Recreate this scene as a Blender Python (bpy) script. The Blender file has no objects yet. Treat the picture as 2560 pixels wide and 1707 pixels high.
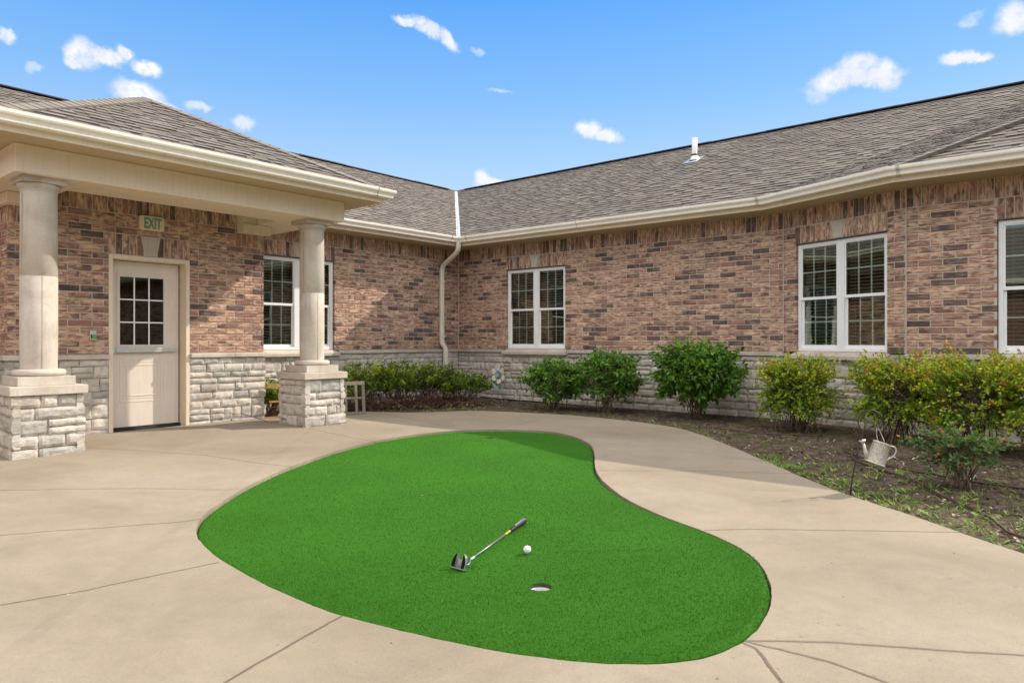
import bpy, math, random
import numpy as np
from mathutils import Vector, Matrix, noise
from mathutils.geometry import tessellate_polygon

scene = bpy.context.scene
COL = scene.collection
E = 1.115                       # eye height above the patio datum
R = math.radians
random.seed(7)

# ------------------------------------------------------------------ helpers
ORIG = {}

class MB:
    """collects faces in world coordinates; build() links ONE mesh object"""
    def __init__(s):
        s.v = []; s.f = []; s.sm = []; s.mi = []; s.c = []; s.uv = []
    def add(s, verts, faces, smooth=False, mi=0, c=(.5, .5, .5), uvs=None):
        b = len(s.v)
        s.v.extend([tuple(p) for p in verts])
        for k, f in enumerate(faces):
            s.f.append(tuple(i + b for i in f)); s.sm.append(smooth); s.mi.append(mi); s.c.append(c)
            s.uv.append(uvs[k] if uvs else None)
    def box(s, x0, x1, y0, y1, z0, z1, F=None, **k):
        P = [(x0, y0, z0), (x1, y0, z0), (x1, y1, z0), (x0, y1, z0), (x0, y0, z1), (x1, y0, z1), (x1, y1, z1), (x0, y1, z1)]
        if F: P = [F(*p) for p in P]
        s.add(P, [(0, 3, 2, 1), (4, 5, 6, 7), (0, 1, 5, 4), (1, 2, 6, 5), (2, 3, 7, 6), (3, 0, 4, 7)], **k)
    def tube(s, pts, r, n=8, **k):
        pts = [Vector(p) for p in pts]; m = len(pts)
        rs = r if isinstance(r, (list, tuple)) else [r] * m
        V = []; prev = None
        for i, p in enumerate(pts):
            t = (pts[min(i + 1, m - 1)] - pts[max(i - 1, 0)]).normalized()
            a = Vector((0, 0, 1)) if abs(t.z) < .9 else Vector((1, 0, 0))
            if prev is not None and prev.cross(t).length > .1: a = prev
            x = a.cross(t).normalized(); y = t.cross(x); prev = t.cross(x).cross(t) if False else a
            for j in range(n):
                q = 2 * math.pi * j / n
                V.append(p + x * math.cos(q) * rs[i] + y * math.sin(q) * rs[i])
        Fc = []
        for i in range(m - 1):
            for j in range(n):
                a, b = i * n + j, i * n + (j + 1) % n
                Fc.append((a, b, b + n, a + n))
        Fc.append(tuple(range(n - 1, -1, -1))); Fc.append(tuple(range((m - 1) * n, m * n)))
        s.add(V, Fc, **k)
    def lathe(s, ctr, prof, n=40, M=None, **k):
        V = []
        for (r, z) in prof:
            for j in range(n):
                q = 2 * math.pi * j / n
                p = Vector((r * math.cos(q), r * math.sin(q), z))
                if M: p = M @ p
                V.append((ctr[0] + p.x, ctr[1] + p.y, ctr[2] + p.z))
        Fc = []
        for i in range(len(prof) - 1):
            for j in range(n):
                a, b = i * n + j, i * n + (j + 1) % n
                Fc.append((a, b, b + n, a + n))
        s.add(V, Fc, **k)
    def poly(s, outer, holes, z, flip=False, **k):
        loops = [[Vector((p[0], p[1], 0)) for p in outer]] + [[Vector((p[0], p[1], 0)) for p in h] for h in holes]
        allp = [p for l in loops for p in l]
        tris = tessellate_polygon(loops)
        V = [(p.x, p.y, z(p.x, p.y) if callable(z) else z) for p in allp]
        out = []
        for t in tris:
            a, b, c_ = [allp[i] for i in t]
            ar = (b.x - a.x) * (c_.y - a.y) - (b.y - a.y) * (c_.x - a.x)
            if abs(ar) < 1e-9: continue
            out.append(tuple(t) if (ar > 0) != flip else tuple(reversed(t)))
        s.add(V, out, **k)
    def build(s, name, mats, parent=None, bevel=0, origin=None, kind=None, **props):
        me = bpy.data.meshes.new(name)
        V = np.array(s.v, dtype=float)
        if origin is None:
            lo, hi = V.min(0), V.max(0)
            origin = ((lo[0] + hi[0]) / 2, (lo[1] + hi[1]) / 2, lo[2])
        origin = Vector(origin)
        V = V - np.array(origin)
        me.from_pydata(V.tolist(), [], s.f)
        me.polygons.foreach_set('use_smooth', s.sm)
        me.polygons.foreach_set('material_index', s.mi)
        for m in (mats if isinstance(mats, (list, tuple)) else [mats]): me.materials.append(m)
        ca = me.color_attributes.new('col', 'FLOAT_COLOR', 'CORNER')
        n = np.array([len(f) for f in s.f])
        cc = np.repeat(np.array([(c[0], c[1], c[2], 1.0) for c in s.c]), n, axis=0)
        ca.data.foreach_set('color', cc.ravel())
        if any(u is not None for u in s.uv):
            ul = me.uv_layers.new(name='UVMap'); buf = []
            for f, u in zip(s.f, s.uv):
                if u is None: buf.extend([0.0] * (2 * len(f)))
                else:
                    for q in u: buf.extend(q)
            ul.data.foreach_set('uv', buf)
        me.update()
        o = bpy.data.objects.new(name, me); COL.objects.link(o)
        ORIG[o.name] = origin
        if parent:
            o.parent = parent; o.location = origin - ORIG[parent.name]
        else: o.location = origin
        if bevel:
            b = o.modifiers.new('bevel', 'BEVEL'); b.width = bevel; b.segments = 2; b.limit_method = 'ANGLE'; b.angle_limit = R(40)
        if kind: o['kind'] = kind
        for k, v in props.items(): o[k] = v
        return o

def thing(name, loc, label, cat, group=None):
    o = bpy.data.objects.new(name, None); COL.objects.link(o); o.location = loc
    o.empty_display_size = .1
    o['label'] = label; o['category'] = cat
    if group: o['group'] = group
    ORIG[o.name] = Vector(loc); return o

def frame(ox, oy, ux, uy, nx, ny):
    """wall frame: u along the wall, w outwards, z relative to the eye level"""
    return lambda u, w, z: (ox + ux * u + nx * w, oy + uy * u + ny * w, z + E)

def g(x, y):
    a = .0096 * min(0, x - 5.2)
    k = max(0, min(1, (6.6 - x) / .8))
    return a + k * .02 * max(0, min(1.4, y - 7.9))

# ------------------------------------------------------------------ materials
def mat(name):
    m = bpy.data.materials.new(name); m.use_nodes = True
    nt = m.node_tree; nt.nodes.clear()
    out = nt.nodes.new('ShaderNodeOutputMaterial')
    return m, nt, out
def N(nt, t, **kw):
    n = nt.nodes.new(t)
    for k, v in kw.items():
        if k == 'ins':
            for a, b in v.items(): n.inputs[a].default_value = b
        else: setattr(n, k, v)
    return n
def ramp(nt, stops, interp='LINEAR'):
    n = nt.nodes.new('ShaderNodeValToRGB'); cr = n.color_ramp; cr.interpolation = interp
    while len(cr.elements) < len(stops): cr.elements.new(.5)
    for e, (p, c) in zip(cr.elements, stops):
        e.position = p; e.color = (c[0], c[1], c[2], 1) if isinstance(c, (tuple, list)) else (c, c, c, 1)
    return n
def math_(nt, op, a, b=None, clamp=False):
    n = nt.nodes.new('ShaderNodeMath'); n.operation = op; n.use_clamp = clamp
    for i, x in enumerate((a, b)):
        if x is None: continue
        if isinstance(x, (int, float)): n.inputs[i].default_value = x
        else: nt.links.new(x, n.inputs[i])
    return n.outputs[0]
def mixc(nt, fac, a, b, mode='MIX'):
    n = nt.nodes.new('ShaderNodeMix'); n.data_type = 'RGBA'; n.blend_type = mode
    for i, x in ((0, fac), (6, a), (7, b)):
        if isinstance(x, (int, float)): n.inputs[i].default_value = x
        elif isinstance(x, tuple): n.inputs[i].default_value = (x[0], x[1], x[2], 1)
        else: nt.links.new(x, n.inputs[i])
    return n.outputs[2]
def noise_(nt, vec, scale, detail=4, rough=.55, dist=0):
    n = N(nt, 'ShaderNodeTexNoise', ins={'Scale': scale, 'Detail': detail, 'Roughness': rough, 'Distortion': dist})
    if vec is not None: nt.links.new(vec, n.inputs['Vector'])
    return n.outputs['Fac']
def mapping(nt, vec, sc=(1, 1, 1), loc=(0, 0, 0)):
    n = N(nt, 'ShaderNodeMapping'); n.inputs['Scale'].default_value = sc; n.inputs['Location'].default_value = loc
    nt.links.new(vec, n.inputs['Vector']); return n.outputs[0]
def bump(nt, h, strength, dist=.01):
    n = N(nt, 'ShaderNodeBump', ins={'Strength': strength, 'Distance': dist}); nt.links.new(h, n.inputs['Height']); return n.outputs[0]
def principled(nt, out, color, rough=.6, normal=None, metal=0, spec=.5, **kw):
    p = N(nt, 'ShaderNodeBsdfPrincipled')
    for k, x in (('Base Color', color), ('Roughness', rough), ('Metallic', metal), ('Specular IOR Level', spec)):
        if isinstance(x, (int, float)): p.inputs[k].default_value = x
        elif isinstance(x, tuple): p.inputs[k].default_value = (x[0], x[1], x[2], 1)
        else: nt.links.new(x, p.inputs[k])
    if normal is not None: nt.links.new(normal, p.inputs['Normal'])
    for k, v in kw.items(): p.inputs[k].default_value = v
    nt.links.new(p.outputs[0], out.inputs[0]); return p
def obc(nt): return N(nt, 'ShaderNodeNewGeometry').outputs['Position']
def attr(nt):
    a = N(nt, 'ShaderNodeAttribute', attribute_name='col'); s = N(nt, 'ShaderNodeSeparateColor')
    nt.links.new(a.outputs['Color'], s.inputs[0]); return a.outputs['Color'], s.outputs[0], s.outputs[1], s.outputs[2]

def simple(name, col, rough=.6, var=.12, vscale=3, bumpk=.1, bscale=60, metal=0, spec=.4, streak=0):
    m, nt, out = mat(name); P = obc(nt)
    n = noise_(nt, P, vscale, 5)
    lo = tuple(c * (1 - var) for c in col); hi = tuple(min(1, c * (1 + var)) for c in col)
    r = ramp(nt, [(.3, lo), (.7, hi)]); nt.links.new(n, r.inputs[0])
    nb = noise_(nt, P, bscale, 3); col_ = r.outputs[0]
    if streak:      # old rain runs and handling dirt
        a = noise_(nt, mapping(nt, P, (9, 9, .9)), 3, 5, .7); sr = ramp(nt, [(.48, 0.0), (.72, streak)]); nt.links.new(a, sr.inputs[0])
        col_ = mixc(nt, sr.outputs[0], col_, tuple(c * .55 for c in col))
        a2 = noise_(nt, P, 70, 3, .7); s2 = ramp(nt, [(.24, streak * 1.5), (.30, 0.0)]); nt.links.new(a2, s2.inputs[0])
        col_ = mixc(nt, s2.outputs[0], col_, (.16, .12, .08))
    principled(nt, out, col_, rough, bump(nt, nb, bumpk, .003), metal, spec); return m

def m_brick():
    m, nt, out = mat('brick'); c, r1, r2, r3 = attr(nt)
    uv = N(nt, 'ShaderNodeUVMap').outputs[0]
    v = mapping(nt, uv, (4.5, 17, 1))
    n1 = noise_(nt, v, 1.6, 5, .6, 1.1)
    ra = ramp(nt, [(.28, (.19, .098, .076)), (.41, (.27, .148, .112)), (.48, (.37, .215, .155)), (.55, (.52, .33, .22)), (.68, (.64, .44, .30))])
    nt.links.new(n1, ra.inputs[0])
    rd = ramp(nt, [(.30, (.072, .052, .048)), (.44, (.105, .075, .067)), (.56, (.19, .122, .098)), (.70, (.34, .22, .155))])
    nt.links.new(n1, rd.inputs[0])
    rr = ramp(nt, [(.3, (.22, .115, .09)), (.52, (.32, .175, .13)), (.7, (.50, .31, .215))]); nt.links.new(n1, rr.inputs[0])
    isd = math_(nt, 'GREATER_THAN', r1, .845); isr = math_(nt, 'LESS_THAN', r1, .16)
    col = mixc(nt, isd, ra.outputs[0], rd.outputs[0]); col = mixc(nt, isr, col, rr.outputs[0])
    # partial kiln flash
    n2 = noise_(nt, mapping(nt, uv, (2.2, 6, 1), (5, 3, 0)), 1.7, 3, .5, .6)
    fl = ramp(nt, [(.56, 0.0), (.66, .8)]); nt.links.new(n2, fl.inputs[0])
    col = mixc(nt, fl.outputs[0], col, (.095, .055, .047))
    hv = math_(nt, 'MULTIPLY_ADD', r2, .36); hv.node.inputs[2].default_value = .95
    hs = N(nt, 'ShaderNodeHueSaturation', ins={'Saturation': .98}); nt.links.new(hv, hs.inputs['Value']); nt.links.new(col, hs.inputs['Color'])
    nb = noise_(nt, mapping(nt, uv, (12, 30, 1)), 2.2, 6, .65, .8)
    principled(nt, out, hs.outputs[0], .88, bump(nt, nb, .8, .006), spec=.25); return m

def m_stone():
    m, nt, out = mat('split_stone'); c, r1, r2, r3 = attr(nt); P = obc(nt)
    ra = ramp(nt, [(0, (.42, .405, .38)), (.3, (.54, .505, .455)), (.7, (.67, .625, .56)), (1, (.58, .525, .46))]); nt.links.new(r1, ra.inputs[0])
    n1 = noise_(nt, mapping(nt, P, (1, 1, 1.8)), 9, 8, .68)
    w = ramp(nt, [(.25, (.62, .58, .54)), (.5, (.98, .97, .95)), (.75, (1.22, 1.20, 1.17))]); nt.links.new(n1, w.inputs[0])
    col = mixc(nt, 1.0, ra.outputs[0], w.outputs[0], 'MULTIPLY')
    n3 = noise_(nt, P, 3.2, 4); st = ramp(nt, [(.52, 0.0), (.72, .45)]); nt.links.new(n3, st.inputs[0])
    col = mixc(nt, st.outputs[0], col, (.36, .29, .22))
    # small pits
    n4 = noise_(nt, P, 55, 3, .7); pt = ramp(nt, [(.27, .55), (.34, 0.0)]); nt.links.new(n4, pt.inputs[0])
    col = mixc(nt, pt.outputs[0], col, (.16, .13, .10))
    nb = noise_(nt, mapping(nt, P, (1, 1, 2.0)), 22, 9, .72)
    principled(nt, out, col, .9, bump(nt, nb, .9, .012), spec=.2); return m

def m_limestone():
    m, nt, out = mat('cut_limestone'); P = obc(nt); c, r1, r2, r3 = attr(nt)
    n1 = noise_(nt, P, 2.4, 7, .65, .4)
    ra = ramp(nt, [(.28, (.43, .365, .30)), (.5, (.56, .49, .415)), (.68, (.64, .585, .52)), (.8, (.68, .65, .62))]); nt.links.new(n1, ra.inputs[0])
    n2 = noise_(nt, P, 120, 3); w = ramp(nt, [(.3, .9), (.7, 1.06)]); nt.links.new(n2, w.inputs[0])
    col = mixc(nt, 1.0, ra.outputs[0], w.outputs[0], 'MULTIPLY')
    a = noise_(nt, mapping(nt, P, (7, 7, .8)), 3, 6, .7); sr = ramp(nt, [(.50, 0.0), (.70, .35)]); nt.links.new(a, sr.inputs[0]); col = mixc(nt, sr.outputs[0], col, (.37, .30, .23))
    vv = math_(nt, 'MULTIPLY_ADD', r1, .22); vv.node.inputs[2].default_value = .89
    hs = N(nt, 'ShaderNodeHueSaturation'); nt.links.new(vv, hs.inputs['Value']); nt.links.new(col, hs.inputs['Color'])
    principled(nt, out, hs.outputs[0], .8, bump(nt, n2, .15, .002), spec=.3); return m

def m_shingle():
    m, nt, out = mat('asphalt_shingle'); P = obc(nt); c, r1, r2, r3 = attr(nt)
    ra = ramp(nt, [(0, (.155, .132, .112)), (.3, (.195, .168, .143)), (.65, (.225, .196, .168)), (1, (.265, .232, .200))]); nt.links.new(r1, ra.inputs[0])
    n1 = noise_(nt, P, 160, 3, .8); w = ramp(nt, [(.3, .85), (.7, 1.13)]); nt.links.new(n1, w.inputs[0])
    col = mixc(nt, 1.0, ra.outputs[0], w.outputs[0], 'MULTIPLY')
    n2 = noise_(nt, P, .9, 4); w2 = ramp(nt, [(.3, (.90, .90, .92)), (.7, (1.06, 1.05, 1.03))]); nt.links.new(n2, w2.inputs[0])
    col = mixc(nt, 1.0, col, w2.outputs[0], 'MULTIPLY')
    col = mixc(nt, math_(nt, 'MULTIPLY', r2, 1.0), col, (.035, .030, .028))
    principled(nt, out, col, .95, bump(nt, n1, .5, .003), spec=.15); return m

def m_concrete(joints):
    m, nt, out = mat('patio_concrete'); P = obc(nt)
    n1 = noise_(nt, P, .55, 6, .6, .5)
    ra = ramp(nt, [(.28, (.262, .214, .152)), (.5, (.308, .255, .187)), (.72, (.340, .286, .216))]); nt.links.new(n1, ra.inputs[0])
    rot = N(nt, 'ShaderNodeMapping'); rot.inputs['Rotation'].default_value = (0, 0, R(-50)); rot.inputs['Scale'].default_value = (1.0, .75, 1); nt.links.new(P, rot.inputs[0])
    n2 = noise_(nt, rot.outputs[0], 1.3, 6, .65, .6)
    st = ramp(nt, [(.36, (1.07, 1.065, 1.06)), (.52, (1, 1, 1)), (.70, (.88, .865, .85))]); nt.links.new(n2, st.inputs[0])
    col = mixc(nt, 1.0, ra.outputs[0], st.outputs[0], 'MULTIPLY')
    n3 = noise_(nt, P, 110, 6, .85); w = ramp(nt, [(.3, .80), (.7, 1.15)]); nt.links.new(n3, w.inputs[0])
    col = mixc(nt, 1.0, col, w.outputs[0], 'MULTIPLY')
    n5 = noise_(nt, P, 24, 2, .5); sp = ramp(nt, [(.24, .5), (.28, 0.0)]); nt.links.new(n5, sp.inputs[0])
    col = mixc(nt, sp.outputs[0], col, (.16, .13, .10))
    n6 = noise_(nt, rot.outputs[0], 3.4, 9, .82, .4); g1 = ramp(nt, [(.55, 0.0), (.70, .55)]); nt.links.new(n6, g1.inputs[0])
    col = mixc(nt, g1.outputs[0], col, (.25, .215, .175))
    # rusty spill marks
    n7 = noise_(nt, P, 1.9, 4, .6); g2 = ramp(nt, [(.60, 0.0), (.76, .14)]); nt.links.new(n7, g2.inputs[0])
    col = mixc(nt, g2.outputs[0], col, (.44, .29, .18))
    n8 = noise_(nt, P, 9, 6, .7); w8 = ramp(nt, [(.3, .94), (.7, 1.05)]); nt.links.new(n8, w8.inputs[0]); col = mixc(nt, 1.0, col, w8.outputs[0], 'MULTIPLY')
    # tooled joints: distance in plan to each segment, wobbled a little
    wob = N(nt, 'ShaderNodeTexNoise', ins={'Scale': 3.5, 'Detail': 8, 'Roughness': .7}); nt.links.new(P, wob.inputs['Vector'])
    sub = N(nt, 'ShaderNodeVectorMath', operation='SUBTRACT'); nt.links.new(wob.outputs['Color'], sub.inputs[0]); sub.inputs[1].default_value = (.5, .5, .5)
    sc = N(nt, 'ShaderNodeVectorMath', operation='SCALE'); nt.links.new(sub.outputs[0], sc.inputs[0]); sc.inputs['Scale'].default_value = .035
    ad = N(nt, 'ShaderNodeVectorMath', operation='ADD'); nt.links.new(P, ad.inputs[0]); nt.links.new(sc.outputs[0], ad.inputs[1])
    fl = N(nt, 'ShaderNodeVectorMath', operation='MULTIPLY'); nt.links.new(ad.outputs[0], fl.inputs[0]); fl.inputs[1].default_value = (1, 1, 0)
    dark = None; hgt = None
    for (a, b, wd) in joints:
        A = Vector((a[0], a[1], 0)); B = Vector((b[0], b[1], 0)); D = B - A; L = D.length; T = D / L
        s1 = N(nt, 'ShaderNodeVectorMath', operation='SUBTRACT'); nt.links.new(fl.outputs[0], s1.inputs[0]); s1.inputs[1].default_value = A
        d1 = N(nt, 'ShaderNodeVectorMath', operation='DOT_PRODUCT'); nt.links.new(s1.outputs[0], d1.inputs[0]); d1.inputs[1].default_value = T
        cl = N(nt, 'ShaderNodeClamp'); cl.inputs['Min'].default_value = 0; cl.inputs['Max'].default_value = L; nt.links.new(d1.outputs['Value'], cl.inputs[0])
        s2 = N(nt, 'ShaderNodeVectorMath', operation='SCALE'); s2.inputs[0].default_value = T; nt.links.new(cl.outputs[0], s2.inputs['Scale'])
        s3 = N(nt, 'ShaderNodeVectorMath', operation='DISTANCE'); nt.links.new(s1.outputs[0], s3.inputs[0]); nt.links.new(s2.outputs[0], s3.inputs[1])
        q = math_(nt, 'DIVIDE', s3.outputs['Value'], wd)
        dark = q if dark is None else math_(nt, 'MINIMUM', dark, q)
    lr = ramp(nt, [(0.0, .85), (.28, .70), (.45, .10), (1, 0.0)]); nt.links.new(dark, lr.inputs[0])
    col = mixc(nt, lr.outputs[0], col, (.095, .072, .050))
    hr = ramp(nt, [(0, 0.0), (.35, .1), (1, 1.0)]); nt.links.new(dark, hr.inputs[0])
    hh = math_(nt, 'ADD', math_(nt, 'MULTIPLY', hr.outputs[0], 1.0), math_(nt, 'MULTIPLY', n3, .12))
    principled(nt, out, col, .85, bump(nt, hh, .8, .008), spec=.25); return m

def m_turf():
    m, nt, out = mat('putting_turf'); P = obc(nt); c, r1, r2, r3 = attr(nt)
    n1 = noise_(nt, P, 260, 3, .8)
    ra = ramp(nt, [(.25, (.024, .110, .006)), (.5, (.045, .180, .010)), (.75, (.075, .245, .018))]); nt.links.new(n1, ra.inputs[0])
    n2 = noise_(nt, P, 1.3, 5); w = ramp(nt, [(.3, .88), (.7, 1.06)]); nt.links.new(n2, w.inputs[0])
    col = mixc(nt, 1.0, ra.outputs[0], w.outputs[0], 'MULTIPLY')
    nb = noise_(nt, P, 190, 4, .8)
    principled(nt, out, col, .9, bump(nt, nb, 1.0, .012), spec=.15); return m
def m_turfblade():
    m, nt, out = mat('turf_fibre'); c, r1, r2, r3 = attr(nt)
    n2 = noise_(nt, obc(nt), 1.3, 5); w = ramp(nt, [(.3, .92), (.7, 1.05)]); nt.links.new(n2, w.inputs[0])
    ra = ramp(nt, [(0, (.034, .155, .005)), (.5, (.047, .185, .008)), (.93, (.068, .225, .013)), (1, (.15, .33, .05))]); nt.links.new(r1, ra.inputs[0])
    principled(nt, out, mixc(nt, 1.0, ra.outputs[0], w.outputs[0], 'MULTIPLY'), .6, spec=.2); return m

def m_leaf(name, stops, trans=.35, rough=.45):
    m, nt, out = mat(name); c, r1, r2, r3 = attr(nt)
    ra = ramp(nt, stops); nt.links.new(r1, ra.inputs[0])
    p = principled(nt, out, ra.outputs[0], rough, spec=.35)
    t = N(nt, 'ShaderNodeBsdfTranslucent'); nt.links.new(mixc(nt, 1.0, ra.outputs[0], (1.3, 1.25, .6), 'MULTIPLY'), t.inputs[0])
    mx = N(nt, 'ShaderNodeMixShader'); mx.inputs[0].default_value = trans
    nt.links.new(p.outputs[0], mx.inputs[1]); nt.links.new(t.outputs[0], mx.inputs[2]); nt.links.new(mx.outputs[0], out.inputs[0]); return m

def m_attr(name, stops, rough=.85, bumpk=.3, bscale=80, interp='LINEAR', spec=.2):
    m, nt, out = mat(name); c, r1, r2, r3 = attr(nt); P = obc(nt)
    ra = ramp(nt, stops, interp); nt.links.new(r1, ra.inputs[0])
    n1 = noise_(nt, P, 25, 5, .7); w = ramp(nt, [(.3, .75), (.7, 1.2)]); nt.links.new(n1, w.inputs[0])
    col = mixc(nt, 1.0, ra.outputs[0], w.outputs[0], 'MULTIPLY')
    principled(nt, out, col, rough, bump(nt, noise_(nt, P, bscale, 4), bumpk, .004), spec=spec); return m

def m_glass(name, refl=.55, tint=(.72, .78, .74)):
    m, nt, out = mat(name)
    fr = N(nt, 'ShaderNodeFresnel', ins={'IOR': 1.5}); P = obc(nt)
    nb = noise_(nt, P, 1.3, 2); b = bump(nt, nb, .10, .02)
    gl = N(nt, 'ShaderNodeBsdfGlossy', ins={'Roughness': .015, 'Color': (.90, 1, .92, 1)}); nt.links.new(b, gl.inputs['Normal'])
    tr = N(nt, 'ShaderNodeBsdfTransparent', ins={'Color': (tint[0], tint[1], tint[2], 1)})
    f = math_(nt, 'MULTIPLY_ADD', fr.outputs[0], 1.6, clamp=True); f.node.inputs[2].default_value = refl * .08
    mx = N(nt, 'ShaderNodeMixShader'); nt.links.new(f, mx.inputs[0]); nt.links.new(tr.outputs[0], mx.inputs[1]); nt.links.new(gl.outputs[0], mx.inputs[2])
    nt.links.new(mx.outputs[0], out.inputs[0]); return m

def m_soil():
    m, nt, out = mat('soil'); P = obc(nt)
    n1 = noise_(nt, P, 6, 8, .75)
    ra = ramp(nt, [(.3, (.050, .036, .030)), (.5, (.125, .090, .068)), (.7, (.25, .185, .14))]); nt.links.new(n1, ra.inputs[0])
    n2 = noise_(nt, P, 1.7, 4); gr = ramp(nt, [(.50, 0.0), (.66, .28)]); nt.links.new(n2, gr.inputs[0])
    col = mixc(nt, gr.outputs[0], ra.outputs[0], (.105, .125, .040))
    principled(nt, out, col, .95, bump(nt, noise_(nt, P, 45, 8, .8), 1.0, .02), spec=.1); return m

M_BRICK = m_brick(); M_STONE = m_stone(); M_LIME = m_limestone(); M_SHING = m_shingle()
M_MORTAR = simple('mortar', (.56, .50, .43), .95, .15, 8, .4, 90)
M_STMORT = simple('stone_mortar', (.46, .39, .30), .95, .2, 6, .8, 50)
M_TRIM = simple('cream_trim_paint', (.79, .655, .495), .5, .04, 2, .12, 40, streak=.25)
M_SOFFIT = simple('soffit_shade_tan', (.52, .395, .255), .6, .04, 2, .12, 40)  # eave shade and warm bounce put into the colour, darker than the trim
M_GUTTER = simple('gutter_paint', (.87, .80, .70), .35, .05, 3, .05, 30, streak=.22)
M_VINYL = simple('white_vinyl', (.88, .88, .88), .35, .02, 4, .02, 30)
M_DOOR = simple('door_paint', (.74, .645, .555), .42, .03, 3, .06, 50, streak=.22)
M_BLACK = simple('black_rubber', (.020, .020, .020), .6, .2, 10, .1, 50)
M_VENT = simple('ridge_vent_plastic', (.035, .034, .036), .7, .3, 4, .3, 20)
M_STEEL = simple('brushed_steel', (.60, .59, .57), .38, .06, 20, .08, 200, metal=.55)
M_WHITEMETAL = simple('white_flashing', (.60, .61, .60), .4, .06, 5, .1, 20)
M_PVC = simple('vent_pipe_plastic', (.78, .77, .75), .5, .05, 6, .05, 40)
M_GLASS = m_glass('window_glass', 1.0)
M_DGLASS = m_glass('door_glass', .3, (.10, .09, .09))
M_BLIND = simple('blind_slat', (.74, .72, .66), .5, .05, 5, .05, 40)
M_ROOM = simple('room_interior', (.07, .06, .048), .9, .2, 2, .05, 20)
M_SOIL = m_soil()
M_TURF = m_turf(); M_BLADE = m_turfblade()
M_BARK = m_attr('shrub_stem', [(0, (.07, .048, .034)), (1, (.24, .17, .12))])
M_LEAF_G = m_leaf('broad_green_leaf', [(0, (.042, .11, .016)), (.4, (.085, .205, .028)), (.75, (.15, .31, .045)), (1, (.28, .46, .08))])
M_LEAF_Y = m_leaf('small_yellow_green_leaf', [(0, (.085, .155, .018)), (.35, (.20, .33, .034)), (.65, (.38, .52, .045)), (.90, (.66, .68, .070)), (.97, (.72, .52, .09)), (1, (.58, .26, .10))])
M_LEAF_L = m_leaf('spreading_shrub_leaf', [(0, (.050, .095, .014)), (.4, (.13, .22, .030)), (.75, (.28, .39, .045)), (1, (.52, .60, .07))])
M_LEAF_R = m_leaf('rose_leaf', [(0, (.040, .10, .030)), (.5, (.10, .21, .065)), (.78, (.24, .36, .11)), (.84, (.36, .15, .07)), (1, (.58, .20, .10))])
M_WEED = m_leaf('weed_leaf', [(0, (.06, .13, .018)), (.5, (.15, .28, .035)), (1, (.34, .46, .07))], .3, .6)
M_MULCH = m_attr('mulch_chip', [(0, (.05, .034, .025)), (.4, (.13, .09, .062)), (.8, (.27, .20, .14)), (.95, (.42, .34, .25)), (1, (.6, .52, .42))])
M_HOSE = simple('brown_hose', (.085, .045, .038), .7, .2, 20, .4, 120)
M_WOODOR = m_attr('weathered_wood', [(0, (.48, .28, .13)), (.5, (.26, .20, .14)), (1, (.25, .22, .175))], .8, .5, 60)

# ------------------------------------------------------------------ the building: brick, stone, trim
CH = .0816; BL = .258; MJ = .0125
def bri(mb, F, u0, u1, z0, z1, depth, horiz=True, r=None, w=0):
    """one brick: chamfered box; uv runs along the brick's length"""
    r1 = random.random() if r is None else r; r2 = random.random()
    a = w + random.uniform(-.0015, .0025); ch = .004
    ju = [random.uniform(-.0015, .0015) for _ in range(4)]
    P = [(u0, w - depth, z0), (u1, w - depth, z0), (u1, w - depth, z1), (u0, w - depth, z1),
         (u0, a - ch, z0), (u1, a - ch, z0), (u1, a - ch, z1), (u0, a - ch, z1),
         (u0 + ch, a, z0 + ch), (u1 - ch, a, z0 + ch + ju[0]), (u1 - ch + ju[1], a, z1 - ch + ju[2]), (u0 + ch, a, z1 - ch + ju[3])]
    ox, oy = random.uniform(0, 60), random.uniform(0, 60)
    def uvf(i):
        u, ww, z = P[i]; d = (a - ww) * .6
        if horiz: return (ox + (u - u0) + d, oy + (z - z0))
        return (ox + (z - z0) + d, oy + (u - u0))
    fc = [(8, 9, 10, 11), (4, 5, 9, 8), (5, 6, 10, 9), (6, 7, 11, 10), (7, 4, 8, 11), (0, 1, 5, 4), (1, 2, 6, 5), (2, 3, 7, 6), (3, 0, 4, 7)]
    mb.add([F(*p) for p in P], fc, c=(r1, r2, .5), uvs=[[uvf(i) for i in f] for f in fc])

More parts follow.
